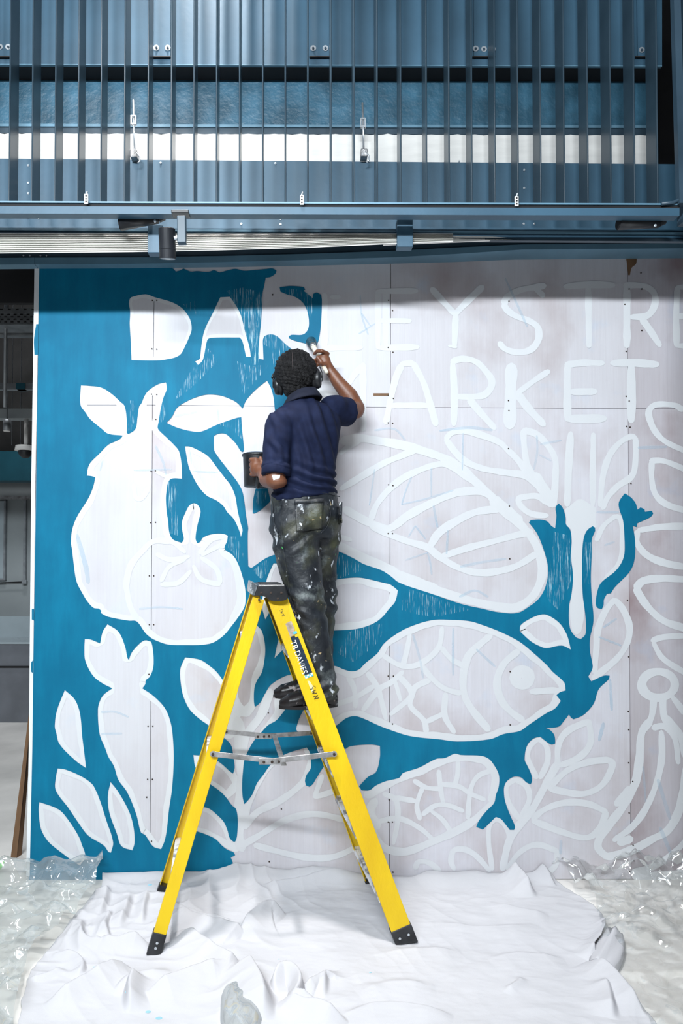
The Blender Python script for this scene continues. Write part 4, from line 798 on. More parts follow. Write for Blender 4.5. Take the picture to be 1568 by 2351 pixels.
rpoly('torn_paper', [(.118, -.030), (.112, .022), (.150, .024), (.172, .012), (.178, -.006), (.160, -.030)], paper, stk, .0001, .0005)
rpoly('sticker_panel', [(.150, -.034), (.156, -.014), (.176, -.010), (.184, -.034)], cyan, stk, .0008, .0003); rpoly('sticker_panel', [(.160, .012), (.160, .028), (.172, .028), (.172, .012)], cyan, stk, .0008, .0003); rpoly('sticker_panel', [(.176, .014), (.176, .027), (.186, .027), (.186, .014)], mat('sticker_yellow', (.75, .5, .02), .4), stk, .0008, .0003)
rpoly('sticker_logo', [(.146, -.032), (.158, -.020), (.162, -.032)], stw, stk, .0011, .0003)
for k in range(7):
    for j in range(2): rpoly('check', [(.354 + j * .007, -.033 + k * .009), (.354 + j * .007, -.025 + k * .009), (.361 + j * .007, -.025 + k * .009), (.361 + j * .007, -.033 + k * .009)], cyan if (k + j) % 2 else stw, stk, .0002, .0006)
rpoly('scuff', [(.378, -.041), (.374, -.012), (.384, .006), (.415, .012), (.428, .004), (.452, -.022), (.436, -.028), (.428, -.041)], scuff, lad, 0, .0003)
def text_on(txt, s, t, length, hgt, m, parent, name, skew=0):
    cu = bpy.data.curves.new('t', 'FONT'); cu.body = txt; cu.size = 1.0
    o = bpy.data.objects.new('t', cu); COL.objects.link(o)
    me = bpy.data.meshes.new_from_object(o.evaluated_get(bpy.context.evaluated_depsgraph_get())); bpy.data.objects.remove(o)
    co = np.array([v.co[:] for v in me.vertices]); mn = co.min(0); mx = co.max(0)
    for v in me.vertices:
        a = (v.co.x - mn[0]) / (mx[0] - mn[0]) * length; b = (v.co.y - mn[1]) / (mx[1] - mn[1]) * hgt
        v.co = rl(s + a + skew * b, t + b, .0013)
    me.materials.clear(); me.materials.append(m); me.update()
    return link(bpy.data.objects.new(name, me), parent)
text_on('TB DAVIES', .196, -.016, .150, .027, stw, stk, 'sticker_lettering')
def penline(pts, m=pen, w=.0024):
    mb = MB(); 
    for (a, b) in zip(pts, pts[1:]): mb.bar(rl(*a, .0008), rl(*b, .0008), w, .0006, nr)
    return mb
# hand written letters along the rail
def letters(s, t, k, m, name, w):
    mb = MB()
    Spts = [(0, .9), (.05, .95), (.0, .5), (-.02, .2), (.1, .05), (.3, .0)]
    S_ = [(.45, .95), (.15, .95), (.02, .75), (.2, .52), (.42, .35), (.40, .08), (.05, .02)]
    W_ = [(.75, .85), (.85, .1), (1.0, .6), (1.15, .1), (1.3, .85)]; N_ = [(1.7, 0), (1.72, .9), (2.1, .05), (2.15, .95)]
    for lt in (S_, W_, N_):
        pts = [(s + x * k, t + y * k) for x, y in lt]
        mb.add(*(lambda q: (q.v, q.f))(penline(pts, m, w)))
    o = mb.obj(name, m, lad); return o
letters(.408, -.006, .026, pen, 'marker_lettering', .0024)
letters(.050, -.010, .014, mat('faded_ink', (.12, .09, .02), .6), 'marker_lettering', .0018)

# ================================================================== PAINT KETTLE AND BRUSH
kc = P(591, 1118, -.165); kr = .071
ket = thing('paint_kettle', 'black plastic paint kettle held in the left hand', 'paint pot', kc)
top = P(591, 1046, -.165)
MB().tube([kc, kc + Vector((0, 0, .004)), top - Vector((0, 0, .004)), top], [kr * .90, kr * .93, kr, kr], 40, True).obj('bucket', blackp, ket, True, .0)
MB().tube([top - Vector((0, 0, .008)), top - Vector((0, 0, .004)), top + Vector((0, 0, .004)), top + Vector((0, 0, .008))], [kr * 1.0, kr * 1.07, kr * 1.07, kr * 1.0], 40, True).obj('rim', blackp, ket)
MB().tube([top + Vector((0, 0, .0085)), top + Vector((0, 0, .0095))], kr * .93, 36).obj('wet_paint', teal, ket)
hx = P(594, 1083, -.255)
MB().tube([P(594, 1062, -.235), P(594, 1064, -.262), P(594, 1075, -.275), P(593, 1100, -.275), P(592, 1116, -.262), P(592, 1118, -.232)], [.010, .011, .012, .012, .011, .010], 14).obj('handle', blackp, ket, True)
MB().bbox(P(594, 1090, -.236), (.036, .010, .11)).obj('handle_plate', blackp, ket, False, .004)

br = thing('paint_brush', 'round teal-loaded paint brush with splattered wooden handle in the raised hand', 'brush', P(714, 785, -.02))
bwood = mat('splattered_handle', (.55, .45, .33), .5, 0, 0, 28, .5, 0, 60, (1, 1, 1), (.80, .74, .62), .3, .5)
B0 = P(751, 856, -.165); B1 = P(720, 797, -.062); B2 = P(713, 782, -.012)
MB().tube([B0 + (B0 - B1).normalized() * .003, B0, B0.lerp(B1, .25), B0.lerp(B1, .6), B0.lerp(B1, .85), B1], [.005, .0085, .0115, .0105, .012, .014], 16).obj('handle', bwood, br, True)
sp = MB()
for tt, aa in ((.3, .4), (.42, 2.2), (.55, .1), (.62, 1.0), (.75, 2.8), (.2, 1.4)):
    c = B0.lerp(B1, tt) + Vector((math.cos(aa) * .007, -.0085, math.sin(aa) * .005)); sp.ell(c, (.006, .003, .005), None, 8, 6)
sp.obj('paint_splashes', mat('dark_teal_splash', (.01, .06, .09), .4), br)
MB().tube([B1, B1.lerp(B2, .3)], [.0155, .017], 20).obj('ferrule', galv_old, br, True)
bristle = mat('wet_bristles', (.004, .06, .095), .35, 0, .4, 60, .5, .5, 200)
MB().tube([B1.lerp(B2, .3), B1.lerp(B2, .55), B1.lerp(B2, .85), B2], [.017, .024, .027, .022], 24).obj('bristles', bristle, br, True)

# ================================================================== THE PAINTER
def remesh(name, mb, voxel, iters, m, parent, deform=None, smooth=True):
    me = bpy.data.meshes.new('tmp'); me.from_pydata(mb.v, [], mb.f); me.update()
    o = bpy.data.objects.new('tmp', me); COL.objects.link(o)
    bm = bmesh.new(); bm.from_mesh(me); bmesh.ops.recalc_face_normals(bm, faces=bm.faces); bm.to_mesh(me); bm.free()
    r = o.modifiers.new('r', 'REMESH'); r.mode = 'VOXEL'; r.voxel_size = voxel
    s = o.modifiers.new('s', 'SMOOTH'); s.factor = .5; s.iterations = iters
    out = bpy.data.meshes.new_from_object(o.evaluated_get(bpy.context.evaluated_depsgraph_get()))
    bpy.data.objects.remove(o)
    if deform:
        n = len(out.vertices); co = np.empty(n * 3); out.vertices.foreach_get('co', co); co = co.reshape(-1, 3)
        nm = np.empty(n * 3); out.vertices.foreach_get('normal', nm); nm = nm.reshape(-1, 3)
        out.vertices.foreach_set('co', deform(co, nm).ravel())
    out.polygons.foreach_set('use_smooth', [True] * len(out.polygons))
    out.materials.clear(); out.materials.append(m); out.name = name; out.update()
    return link(bpy.data.objects.new(name, out), parent)
def limb(mb, pts, rs, n=16):
    mb.tube(pts, rs, n)
    for p, r in zip(pts, rs): mb.ell(p, (r, r, r), None, 14, 10)
def ering(c, a, b, ang, n=36, tx=0.0, ty=0.0):
    ca, sa = math.cos(ang), math.sin(ang); out = []
    for k in range(n):
        t = 2 * PI * k / n; u = a * math.cos(t); v = b * math.sin(t)
        x = u * ca - v * sa; y = u * sa + v * ca
        out.append(Vector((c.x + x, c.y + y, c.z + tx * x + ty * y)))
    return out
def fnoise(co, s, seed=0):
    return np.array([noise.noise((c[0] * s + seed, c[1] * s, c[2] * s)) for c in co])

skin, n_, l_, b_ = nt('brown_skin')
c_ = mixnode(n_, l_, noise_fac(n_, l_, objvec(n_, l_), 18, .35, .7), (0.155, 0.056, 0.028), (0.215, 0.085, 0.044)); l_.new(c_, b_.inputs['Base Color'])
b_.inputs['Roughness'].default_value = .45; b_.inputs['Subsurface Weight'].default_value = .05
navy_cloth = mat('navy_jersey', (0.0050, 0.0085, 0.030), .85, 0, 0, 30, .2, .25, 700, (1, 1, 1), (0.009, 0.015, 0.047))
def trouser_mat():
    m, n, l, b = nt('paint_stained_black_cotton')
    v = objvec(n, l)
    c = mixnode(n, l, noise_fac(n, l, v, 9, .4, .7), (0.006, 0.008, 0.012), (0.018, 0.023, 0.030))
    # olive and grey stains rubbed in on seat and thigh, splashes in several colours
    c = mixnode(n, l, noise_fac(n, l, objvec(n, l, (1, 1, 1), (4, 0, 0)), 6.5, .49, .70, 6), c, (0.065, 0.068, 0.036))
    c = mixnode(n, l, noise_fac(n, l, objvec(n, l, (1, 1, 1), (0, 7, 0)), 10, .55, .72, 8, .7), c, (0.12, 0.14, 0.14))
    c = mixnode(n, l, noise_fac(n, l, objvec(n, l, (1, 1, .6), (1, 3, 0)), 26, .63, .68, 3), c, (0.55, 0.58, 0.62))
    c = mixnode(n, l, noise_fac(n, l, objvec(n, l, (1, 1, 1), (5, 3, 2)), 34, .70, .72, 2), c, (0.40, 0.30, 0.16))
    c = mixnode(n, l, noise_fac(n, l, objvec(n, l, (1, 1, .5), (2, 9, 2)), 40, .735, .75, 2), c, (0.08, 0.42, 0.12))
    l.new(c, b.inputs['Base Color']); b.inputs['Roughness'].default_value = .55
    n2 = n.new('ShaderNodeTexNoise'); n2.inputs['Scale'].default_value = 40; l.new(v, n2.inputs['Vector'])
    bp = n.new('ShaderNodeBump'); bp.inputs['Strength'].default_value = .35; bp.inputs['Distance'].default_value = .01; l.new(n2.outputs['Fac'], bp.inputs['Height']); l.new(bp.outputs[0], b.inputs['Normal'])
    return m
trs = trouser_mat()
hair_m = mat('black_hair', (0.0055, 0.005, 0.006), .7, 0, .4, 60, .3, .9, 160)
boot_m = mat('paint_spotted_boot', (0.010, 0.008, 0.009), .35, 0, 0, 34, .5, .1, 80, (1, 1, 1), (0.30, 0.26, 0.26), .60, .66)

STZ = 0.962
footN = Vector((P(748, 1590, -.41).x, -.41, STZ)); footF = Vector((P(722, 1560, -.20).x, -.20, STZ))
per = thing('person', 'painter in navy polo shirt and paint stained dark trousers, back turned, standing on the ladder', 'person', (footN + footF) / 2)
# joints
hipN = P(672, 1195, -.40); hipF = P(742, 1190, -.28)
kneN = P(706, 1395, -.42); kneF = P(742, 1400, -.25)
ankN = P(744, 1580, -.41); ankF = P(724, 1548, -.20)
pel = P(701, 1160, -.34)
shL = P(640, 975, -.43); shR = P(778, 938, -.25)
elL = P(633, 1098, -.47); wrL = P(604, 1086, -.32); haL = P(589, 1073, -.295)
elR = P(819, 938, -.125); wrR = P(757, 850, -.115); haR = P(744, 829, -.115)
neckB = P(694, 925, -.335); HC = P(680, 860, -.315)

body = MB()
body.sloft([ering(P(701, 1200, -.34), .12, .11, .3), ering(P(700, 1140, -.34), .125, .10, .5), ering(P(702, 1050, -.34), .115, .09, .5), ering(P(706, 985, -.34), .14, .085, .5), ering(P(702, 945, -.34), .10, .07, .5), ering(P(694, 925, -.335), .05, .05, .5)])
limb(body, [neckB - Vector((0, 0, .03)), P(688, 890, -.325)], [.052, .050])
limb(body, [hipN, kneN, ankN], [.070, .050, .036]); limb(body, [hipF, kneF, ankF], [.070, .050, .036])
# left arm, bent, with the fist round the kettle handle
limb(body, [shL, shL.lerp(elL, .5), elL], [.050, .047, .044]); body.ell(P(636, 1106, -.475), (.046, .046, .03))
limb(body, [elL + Vector((-.005, 0, -.006)), elL.lerp(wrL, .4) + Vector((-.012, 0, -.012)), wrL], [.044, .042, .029])
limb(body, [wrL, haL.lerp(wrL, .4)], [.029, .030])
body.ell(haL + Vector((0, .0, 0)), (.030, .024, .044))
for k in range(4):      # four fingers curled round the handle, one above the other
    z = P(590, 1055 + 11.5 * k, -.29).z; y0 = -.30
    a = Vector((P(588, 1060, y0).x, -.298, z)); b = Vector((P(575, 1060, y0).x, -.290 + .004 * k, z + .001)); c = Vector((P(573, 1060, y0).x + .002 * k, -.262, z)); d = Vector((P(590, 1060, y0).x, -.250, z - .002))
    rr = .0098 - .0005 * k; limb(body, [a, b, c, d], [rr * 1.1, rr, rr * .95, rr * .85], 10)
limb(body, [P(602, 1078, -.31), P(603, 1062, -.30), P(598, 1052, -.285)], [.013, .0115, .0095], 10)
# right arm raised to the wall
limb(body, [shR, shR.lerp(elR, .55), elR], [.044, .041, .039]); 
body.ell(P(820, 944, -.125), (.034, .04, .036))
limb(body, [elR, elR.lerp(wrR, .3) + Vector((.004, 0, .006)), elR.lerp(wrR, .7), wrR], [.041, .042, .033, .027])
limb(body, [wrR, wrR.lerp(haR, .5)], [.027, .028])
ra = Matrix.Rotation(-.45, 3, 'Y')
body.ell(haR + Vector((.002, .0, .002)), (.031, .023, .040), ra)
for k in range(4):      # fingers folded round the brush
    a = P(752 - 5.0 * k * .4, 812 + 8.5 * k, -.122); b = P(739 - 1.0 * k, 806 + 8.5 * k, -.150 + .003 * k); c = P(727 - .6 * k, 811 + 8.5 * k, -.158 + .006 * k); d = P(722 + .3 * k, 819 + 8.0 * k, -.128)
    rr = .0098 - .0005 * k
    if k == 0: c = P(728, 806, -.135); d = P(722, 812, -.112)
    else: b.y = -.118; c.y = -.105; d.y = -.128 
    limb(body, [a, b, c, d], [rr * 1.15, rr * 1.05, rr, rr * .9], 10)
limb(body, [P(748, 842, -.135), P(737, 832, -.158), P(729, 820, -.157)], [.014, .012, .0095], 10)
# head: skull, jaw, nose, ears; the face looks to the wall
fw = Vector((.10, .97, .16)).normalized(); hr = fw.cross(Vector((0, 0, 1))).normalized(); hu = hr.cross(fw).normalized()
RH = Matrix((hr, fw, hu)).transposed()
hp = lambda x, y, z: HC + RH @ Vector((x, y, z))
body.ell(hp(0, .005, .005), (.076, .095, .100), RH, 28, 18)
body.ell(hp(0, .045, -.055), (.056, .055, .060), RH); body.ell(hp(0, .075, -.085), (.026, .025, .020), RH)
body.ell(hp(0, .106, -.022), (.012, .014, .026), RH); body.ell(hp(0, .112, -.036), (.018, .013, .010), RH)
body.ell(hp(0, .093, -.062), (.024, .014, .008), RH); body.ell(hp(0, .094, .018), (.050, .012, .010), RH)
for s in (-1, 1): body.ell(hp(s * .080, -.002, -.012), (.010, .020, .033), RH)
def bodydef(co, nm): return co
bo = remesh('body', body, .0045, 4, skin, per)
for s in (-1, 1):
    e = MB().ell(hp(s * .030, .086, -.002), (.013, .012, .011), RH).obj('eye', mat('eye_white%d' % s, (.75, .73, .70), .3), per, True)
    MB().ell(hp(s * .030, .0965, -.002), (.006, .003, .006), RH, 12, 8).obj('iris', black, e, True)
MB().ell(hp(0, .104, -.066), (.020, .006, .005), RH).obj('lips', mat('lips', (.16, .05, .04), .5), per, True)
# hair
hm = MB(); hm.ell(hp(0, -.018, .008), (.098, .100, .106), RH, 40, 26); hm.ell(hp(0, .020, .040), (.084, .080, .072), RH); hm.ell(hp(0, -.040, -.060), (.066, .055, .055), RH)
def hairdef(co, nm):
    q = (co - np.array(HC)) @ np.array(RH); az = np.arctan2(q[:, 1] + .05, q[:, 0]); 
    rows = np.sin(q[:, 0] * 330 + 2.2 * q[:, 2] * 40) * .0018 + np.sin(q[:, 2] * 420 + az * 5) * .0012
    d = rows + fnoise(co, 90) * .0030 + fnoise(co, 38, 4) * .0045
    groove = np.exp(-((q[:, 0] + .004 + .05 * (q[:, 2] - .03)) / .004) ** 2) * (q[:, 2] > -.012) * .004
    return co + nm * (d - groove)[:, None]
hair = remesh('hair', hm, .0035, 2, hair_m, per, hairdef)
pt = [hp(.0 - .004 - .05 * (z - .03), -.018 - .100 * math.sqrt(max(0, 1 - ((z - .008) / .106) ** 2)) + .0005, z) for z in np.linspace(.092, .012, 12)]
MB().tube(pt, [.0006] + [.0011] * 10 + [.0004], 6).obj('hair_parting', mat('scalp_line', (.10, .075, .075), .6), hair, True)
# polo shirt
sh = MB()
sh.sloft([ering(P(699, 1148, -.335), .158, .128, .45, 36, .16), ering(P(698, 1125, -.335), .156, .126, .45, 36, .10), ering(P(701, 1085, -.34), .148, .118, .48), ering(P(705, 1040, -.34), .148, .112, .5), ering(P(707, 1000, -.34), .160, .110, .52), ering(P(708, 965, -.34), .168, .104, .54), ering(P(706, 942, -.338), .140, .090, .54), ering(P(700, 926, -.336), .088, .070, .54), ering(P(696, 915, -.335), .062, .058, .54)])
limb(sh, [shL + Vector((.028, .01, .012)), shL + Vector((.004, 0, -.005)), shL.lerp(elL, .45), shL.lerp(elL, .72)], [.062, .070, .066, .062], 20)
sh.tube([shL.lerp(elL, .4), shL.lerp(elL, .93)], [.065, .0635], 24)
hemR = shR.lerp(elR, .80)
limb(sh, [shR + Vector((-.04, -.01, .0)), shR + Vector((-.012, 0, -.002))], [.058, .063], 20)
sa = P(757, 943, -.26); sb_ = P(800, 946, -.185)
sh.tube([sa, sa.lerp(sb_, .5), sb_], [.064, .069, .074], 28)
def shdef(co, nm):
    x, y, z = co.T; d = np.zeros(len(co))
    back = np.clip((-.30 - y) / .08, 0, 1)
    n1 = fnoise(co, 6, 3); n2 = fnoise(co, 14, 9)
    # pulls running from the raised right shoulder down to the left waist
    t = (x * .80 + (z - 2.2) * .42); w = np.exp(-((x - .12 - (z - 2.25) * .15) / .11) ** 2) * np.clip((z - 1.98) / .1, 0, 1) * np.clip((2.42 - z) / .1, 0, 1)
    d += .0085 * w * np.sin((x * .95 + (z - 2.2) * .30) * 120 + 3 * n1) * np.clip((-.28 - y) / .08, 0, 1)
    # slack folds above the hem
    w = np.exp(-((z - 1.985) / .06) ** 2); d += .0085 * w * np.sin((z + .22 * x) * 150 + 4 * n1)
    # sleeve folds
    w = np.exp(-((x + .075) / .05) ** 2) * (z > 2.05) * (z < 2.32); d += .005 * w * np.sin((z * .8 + x * 1.6) * 70 + 3 * n2)
    d += .006 * n1 + .0035 * n2
    return co + nm * d[:, None]
shirt = remesh('polo_shirt', sh, .0060, 16, navy_cloth, per, shdef)
# collar
col = MB(); cc = P(694, 914, -.333)
prf = [(.056, .030), (.066, .026), (.078, .006), (.094, -.020), (.090, -.026), (.070, -.006), (.056, .004)]
nC = 48; vs = []; fs = []
for k in range(nC + 1):
    a = PI * .62 + 2 * PI * .88 * k / nC + 0.25; 
    for (r_, z_) in prf:
        ext = 1.0 + (.16 * math.exp(-((k) / 4.0) ** 2) + .16 * math.exp(-((nC - k) / 4.0) ** 2)) * (1 if z_ < 0 else 0)
        x = r_ * ext * math.cos(a); y = r_ * ext * math.sin(a) * .95
        vs.append(cc + Vector((x, y, z_ + .26 * x - .10 * y)))
m7 = len(prf)
for k in range(nC):
    for i in range(m7): fs.append((k * m7 + i, k * m7 + (i + 1) % m7, (k + 1) * m7 + (i + 1) % m7, (k + 1) * m7 + i))
fs.append(tuple(range(m7))); fs.append(tuple(range(nC * m7, nC * m7 + m7))[::-1])
col.add(vs, fs); col.obj('collar', mat('collar_rib', (0.006, 0.009, 0.026), .9, 0, .2, 30), shirt, True)
# sleeve hems
def hem(a, b, r, parent):
    d = (b - a).normalized(); MB().tube([a, a + d * .003, b - d * .003, b], [r - .002, r, r, r - .002], 32).obj('sleeve_hem', navy_cloth, parent, True)
hem(shL.lerp(elL, .80), shL.lerp(elL, .945), .0660, shirt)
# trousers
tr = MB()
tr.sloft([ering(P(700, 1120, -.335), .140, .112, .40, 36, .08), ering(P(701, 1145, -.335), .158, .124, .40), ering(P(701, 1175, -.335), .164, .128, .42), ering(P(701, 1205, -.335), .158, .126, .45), ering(P(703, 1235, -.335), .13, .115, .5)])
tr.ell(P(722, 1178, -.412), (.070, .060, .085)); tr.ell(P(752, 1180, -.33), (.062, .075, .085)); tr.ell(P(652, 1190, -.36), (.062, .08, .09))
limb(tr, [P(676, 1205, -.375), P(686, 1290, -.40), kneN + Vector((0, 0, .03)), P(724, 1490, -.42)], [.118, .098, .080, .072], 24)
tr.tube([P(722, 1480, -.42), P(734, 1545, -.415), P(741, 1606, -.41)], [.072, .071, .076], 24)
limb(tr, [P(738, 1205, -.29), P(738, 1300, -.26), kneF + Vector((0, 0, .02)), P(734, 1480, -.22)], [.100, .075, .066, .062], 24)
tr.tube([P(736, 1470, -.225), P(728, 1560, -.20)], [.062, .066], 24)
def trdef(co, nm):
    x, y, z = co.T; n1 = fnoise(co, 7, 1); n2 = fnoise(co, 18, 5); d = .006 * n1 + .004 * n2
    w = np.exp(-((z - 1.42) / .09) ** 2); d += .006 * w * np.sin((z + .5 * x) * 90 + 3 * n1)
    w = np.exp(-((z - 1.03) / .08) ** 2); d += .007 * w * np.sin((z - .3 * x) * 110 + 3 * n1)
    w = np.exp(-((z - 1.72) / .07) ** 2); d += .006 * w * np.sin((z - .6 * x) * 80 + 3 * n1)
    return co + nm * d[:, None]
trousers = remesh('trousers', tr, .0065, 4, trs, per, trdef)
# pocket, waistband line and side seam laid on the cloth
from mathutils.bvhtree import BVHTree
tb = BVHTree.FromObject(trousers, bpy.context.evaluated_depsgraph_get()) if False else None
def bvh(o):
    me = o.data; return BVHTree.FromPolygons([v.co.copy() for v in me.vertices], [tuple(p.vertices) for p in me.polygons])
tb = bvh(trousers)
def drape(px, py, lift=.002):
    d = ray(px, py).normalized(); h = tb.ray_cast(CAM, d)
    return (h[0] + h[1] * lift) if h[0] is not None else P(px, py, -.4)
def draped_patch(name, quad, nu, nv, m, parent, lift, thick=.003):
    (a, b, c, d) = [np.array(q, float) for q in quad]; vs = []
    for j in range(nv + 1):
        for i in range(nu + 1):
            u, v = i / nu, j / nv; p = (a * (1 - u) + b * u) * (1 - v) + (d * (1 - u) + c * u) * v; vs.append(drape(p[0], p[1], lift))
    fs = [(j * (nu + 1) + i, j * (nu + 1) + i + 1, (j + 1) * (nu + 1) + i + 1, (j + 1) * (nu + 1) + i) for j in range(nv) for i in range(nu)]
    o = mesh(name, vs, fs, m, parent, True); s = o.modifiers.new('s', 'SOLIDIFY'); s.thickness = thick; s.offset = 0; return o
pk = draped_patch('back_pocket', ((676, 1150), (741, 1147), (739, 1214), (680, 1222)), 14, 14, trs, trousers, .0035, .004)
draped_patch('pocket_hem', ((676, 1149), (741, 1146), (741, 1155), (676, 1158)), 14, 2, trs, pk, .0065, .004)
draped_patch('back_pocket', ((778, 1153), (786, 1153), (785, 1200), (778, 1205)), 3, 10, trs, trousers, .0035, .004)
def seam(pts, r, name): MB().tube([drape(x, y, r * .5) for x, y in catmull(pts, False, 8)], r, 6).obj(name, trs, trousers, True)
seam([(646, 1160), (648, 1230), (657, 1300), (668, 1370), (690, 1440), (705, 1500)], .0022, 'side_seam'); seam([(625, 1150), (630, 1200), (640, 1225)], .0025, 'pocket_seam'); seam([(752, 1155), (758, 1180), (750, 1210), (736, 1225)], .0022, 'seat_seam'); seam([(640, 1150), (700, 1132), (740, 1132), (780, 1140)], .0022, 'yoke_seam')
# boots
def make_boot(ank, sole_z, toe_dir, L, name):
    td = toe_dir.normalized(); sd = Vector((-td.y, td.x, 0)); c0 = Vector((ank.x, ank.y, sole_z)); mb = MB()
    ring = lambda s, w, h0, h1: [c0 + td * s + sd * (w * math.cos(t)) + Vector((0, 0, (h0 + h1) / 2 + (h1 - h0) / 2 * math.sin(t))) for t in [2 * PI * k / 20 for k in range(20)]]
    mb.loft([ring(-.075, .018, .01, .05), ring(-.068, .034, .003, .085), ring(-.03, .040, .002, .115), ring(.02, .040, .002, .115), ring(.06, .042, .002, .092), ring(.11, .047, .002, .072), ring(.15, .046, .002, .062), ring(L - .075 - .025, .036, .003, .052), ring(L - .075, .014, .010, .036)])
    limb(mb, [c0 + Vector((0, 0, .07)), c0 + Vector((0, 0, .16))], [.040, .042])
    b = remesh(name, mb, .005, 4, boot_m, per)
    s = MB(); out = []
    for k in range(40):
        t = 2 * PI * k / 40; u = math.cos(t); v = math.sin(t); w = .046 if u > 0 else .038
        out.append(c0 + td * ((L - .15) / 2 + u * (L / 2 + .002)) + sd * (w * v * (abs(1 - u ** 6) ** .2 if abs(u) < .999 else 0)) + Vector((0, 0, .0)))
    s.prism(out, (0, 0, .014)).obj('sole', boot_m, b)
    lc = MB()
    for k in range(4): p = c0 + td * (.035 + .022 * k) + Vector((0, 0, .112 - .013 * k)); lc.tube([p - sd * .022, p + Vector((0, 0, .004)), p + sd * .022], .0028, 6)
    lc.obj('laces', blackp, b)
    return b
tdir = Vector((-1, -.10, 0))
make_boot(Vector((P(737, 1590, -.41).x, -.415, 0)), STZ, Vector((-1, -.16, 0)), .265, 'boot'); make_boot(Vector((P(716, 1560, -.20).x, -.20, 0)), STZ, Vector((-1, -.02, 0)), .26, 'boot')
# paint on the elbow
sb = bvh(bo)
def on_skin(px, py, lift=.001):
    h = sb.ray_cast(CAM, ray(px, py).normalized()); return h[0] + h[1] * lift if h[0] is not None else P(px, py, -.5)
mesh('paint_smear', [on_skin(*q) for q in ((625, 1091), (634, 1091), (643, 1090), (642, 1098), (634, 1100), (628, 1103), (626, 1097), (634, 1095))], [(0, 1, 7, 6), (1, 2, 3, 7), (6, 7, 4, 5), (7, 3, 4)], mat('dried_white_paint', (.8, .82, .82), .5), bo)

# ear defenders
ear = thing('ear_defenders', "black ear defenders worn over the painter's hair", 'ear defenders', HC)
for s, (px, py, tilt) in ((-1, (640, 887, .25)), (1, (727, 872, .05))):
    c = hp(s * .104, -.014, 0); q = P(px, py, c.y); ax = hr
    Rr = Matrix((Vector((1, 0, 0)), Vector((0, 1, 0)), Vector((0, 0, 1))))
    cup = MB(); cup.loft([[q + hr * (s * o_) + (fw * math.cos(t) * a_ + hu * math.sin(t) * b_) for t in [2 * PI * k / 28 for k in range(28)]] for o_, a_, b_ in ((-.012, .024, .032), (-.006, .031, .040), (.008, .032, .041), (.018, .028, .036), (.022, .018, .024))])
    cp = cup.obj('cup', blackp, ear, True)
    MB().tube([q - hr * (s * .012) + (fw * math.cos(t) * .026 + hu * math.sin(t) * .034) for t in [2 * PI * k / 24 for k in range(25)]], .009, 10).obj('cushion', black, cp, True)
    for off in (-.008, .008): MB().tube([q + hr * (s * .026) + fw * off - hu * .005, q + hr * (s * .026) + fw * off + hu * .03, q + hr * (s * .014) + fw * (off * .6 + .03) + hu * .062], .0028, 8).obj('wire_arm', blackp, cp, True)
    MB().ell(q + hr * (s * .024), (.006, .010, .010), RH, 12, 8).obj('pivot', zinc if s > 0 else blackp, cp, True)
pts = []
qa = P(640, 887, -.33) ; qb = P(727, 872, -.33)
for k in range(25):
    t = PI * k / 24; pts.append(hp(-.112 * math.cos(t), -.01 + .125 * math.sin(t), -.012 + .075 * math.sin(t)))
MB().tube(pts, .006, 8).obj('headband', blackp, ear, True)

# ================================================================== DUST SHEET AND CLEAR PLASTIC ON THE FLOOR
def fbm(X, Y, s, seed, octs=4):
    out = np.zeros(X.shape); a = 1.0
    for o in range(octs):
        rs = np.random.RandomState(seed * 31 + o); G = rs.rand(64, 64)
        u = X * s * 2 ** o + rs.rand() * 50; v = Y * s * 2 ** o + rs.rand() * 50
        i = np.floor(u).astype(int); j = np.floor(v).astype(int); fu = u - i; fv = v - j; fu = fu * fu * (3 - 2 * fu); fv = fv * fv * (3 - 2 * fv)
        g = lambda a_, b_: G[a_ % 64, b_ % 64]
        out += a * ((g(i, j) * (1 - fu) + g(i + 1, j) * fu) * (1 - fv) + (g(i, j + 1) * (1 - fu) + g(i + 1, j + 1) * fu) * fv - .5); a *= .5
    return out
def seg_dist(X, Y, pts):   # signed distance to a polyline and the position along it (0..1)
    best = np.full(X.shape, 9.0); sg = np.zeros(X.shape); al = np.zeros(X.shape); n = len(pts) - 1
    for k, (a, b) in enumerate(zip(pts, pts[1:])):
        ax, ay = a; dx, dy = b[0] - ax, b[1] - ay; L2 = dx * dx + dy * dy + 1e-12
        t = np.clip(((X - ax) * dx + (Y - ay) * dy) / L2, 0, 1); qx = X - ax - t * dx; qy = Y - ay - t * dy
        d = np.hypot(qx, qy); m = d < best; best[m] = d[m]; sg[m] = np.sign(dx * qy - dy * qx)[m]; al[m] = ((k + t) / n)[m]
    return best, sg, al
RG = [0.0]      # folds are blended, not piled up
def ridge(Hh, X, Y, px, h, w1, w2=None):
    w2 = (w2 or w1) * 1.5; pts = [(lambda q: (q.x, q.y))(PF(x, y)) for x, y in catmull(px, False, 6, 80)]
    d, s, al = seg_dist(X, Y, pts); w = np.where(s > 0, w1, w2); fade = np.clip(np.sin(np.clip(al, 0.001, .999) * PI) * 2.2, 0, 1)
    prof = .75 * np.exp(-(d / w) ** 2) + .25 * np.exp(-d / (w * .5))
    RG[0] = RG[0] + (1.4 * h * prof * np.clip(np.sin(np.clip(al, 0, 1) * PI) * 1.5, 0, 1)) ** 3
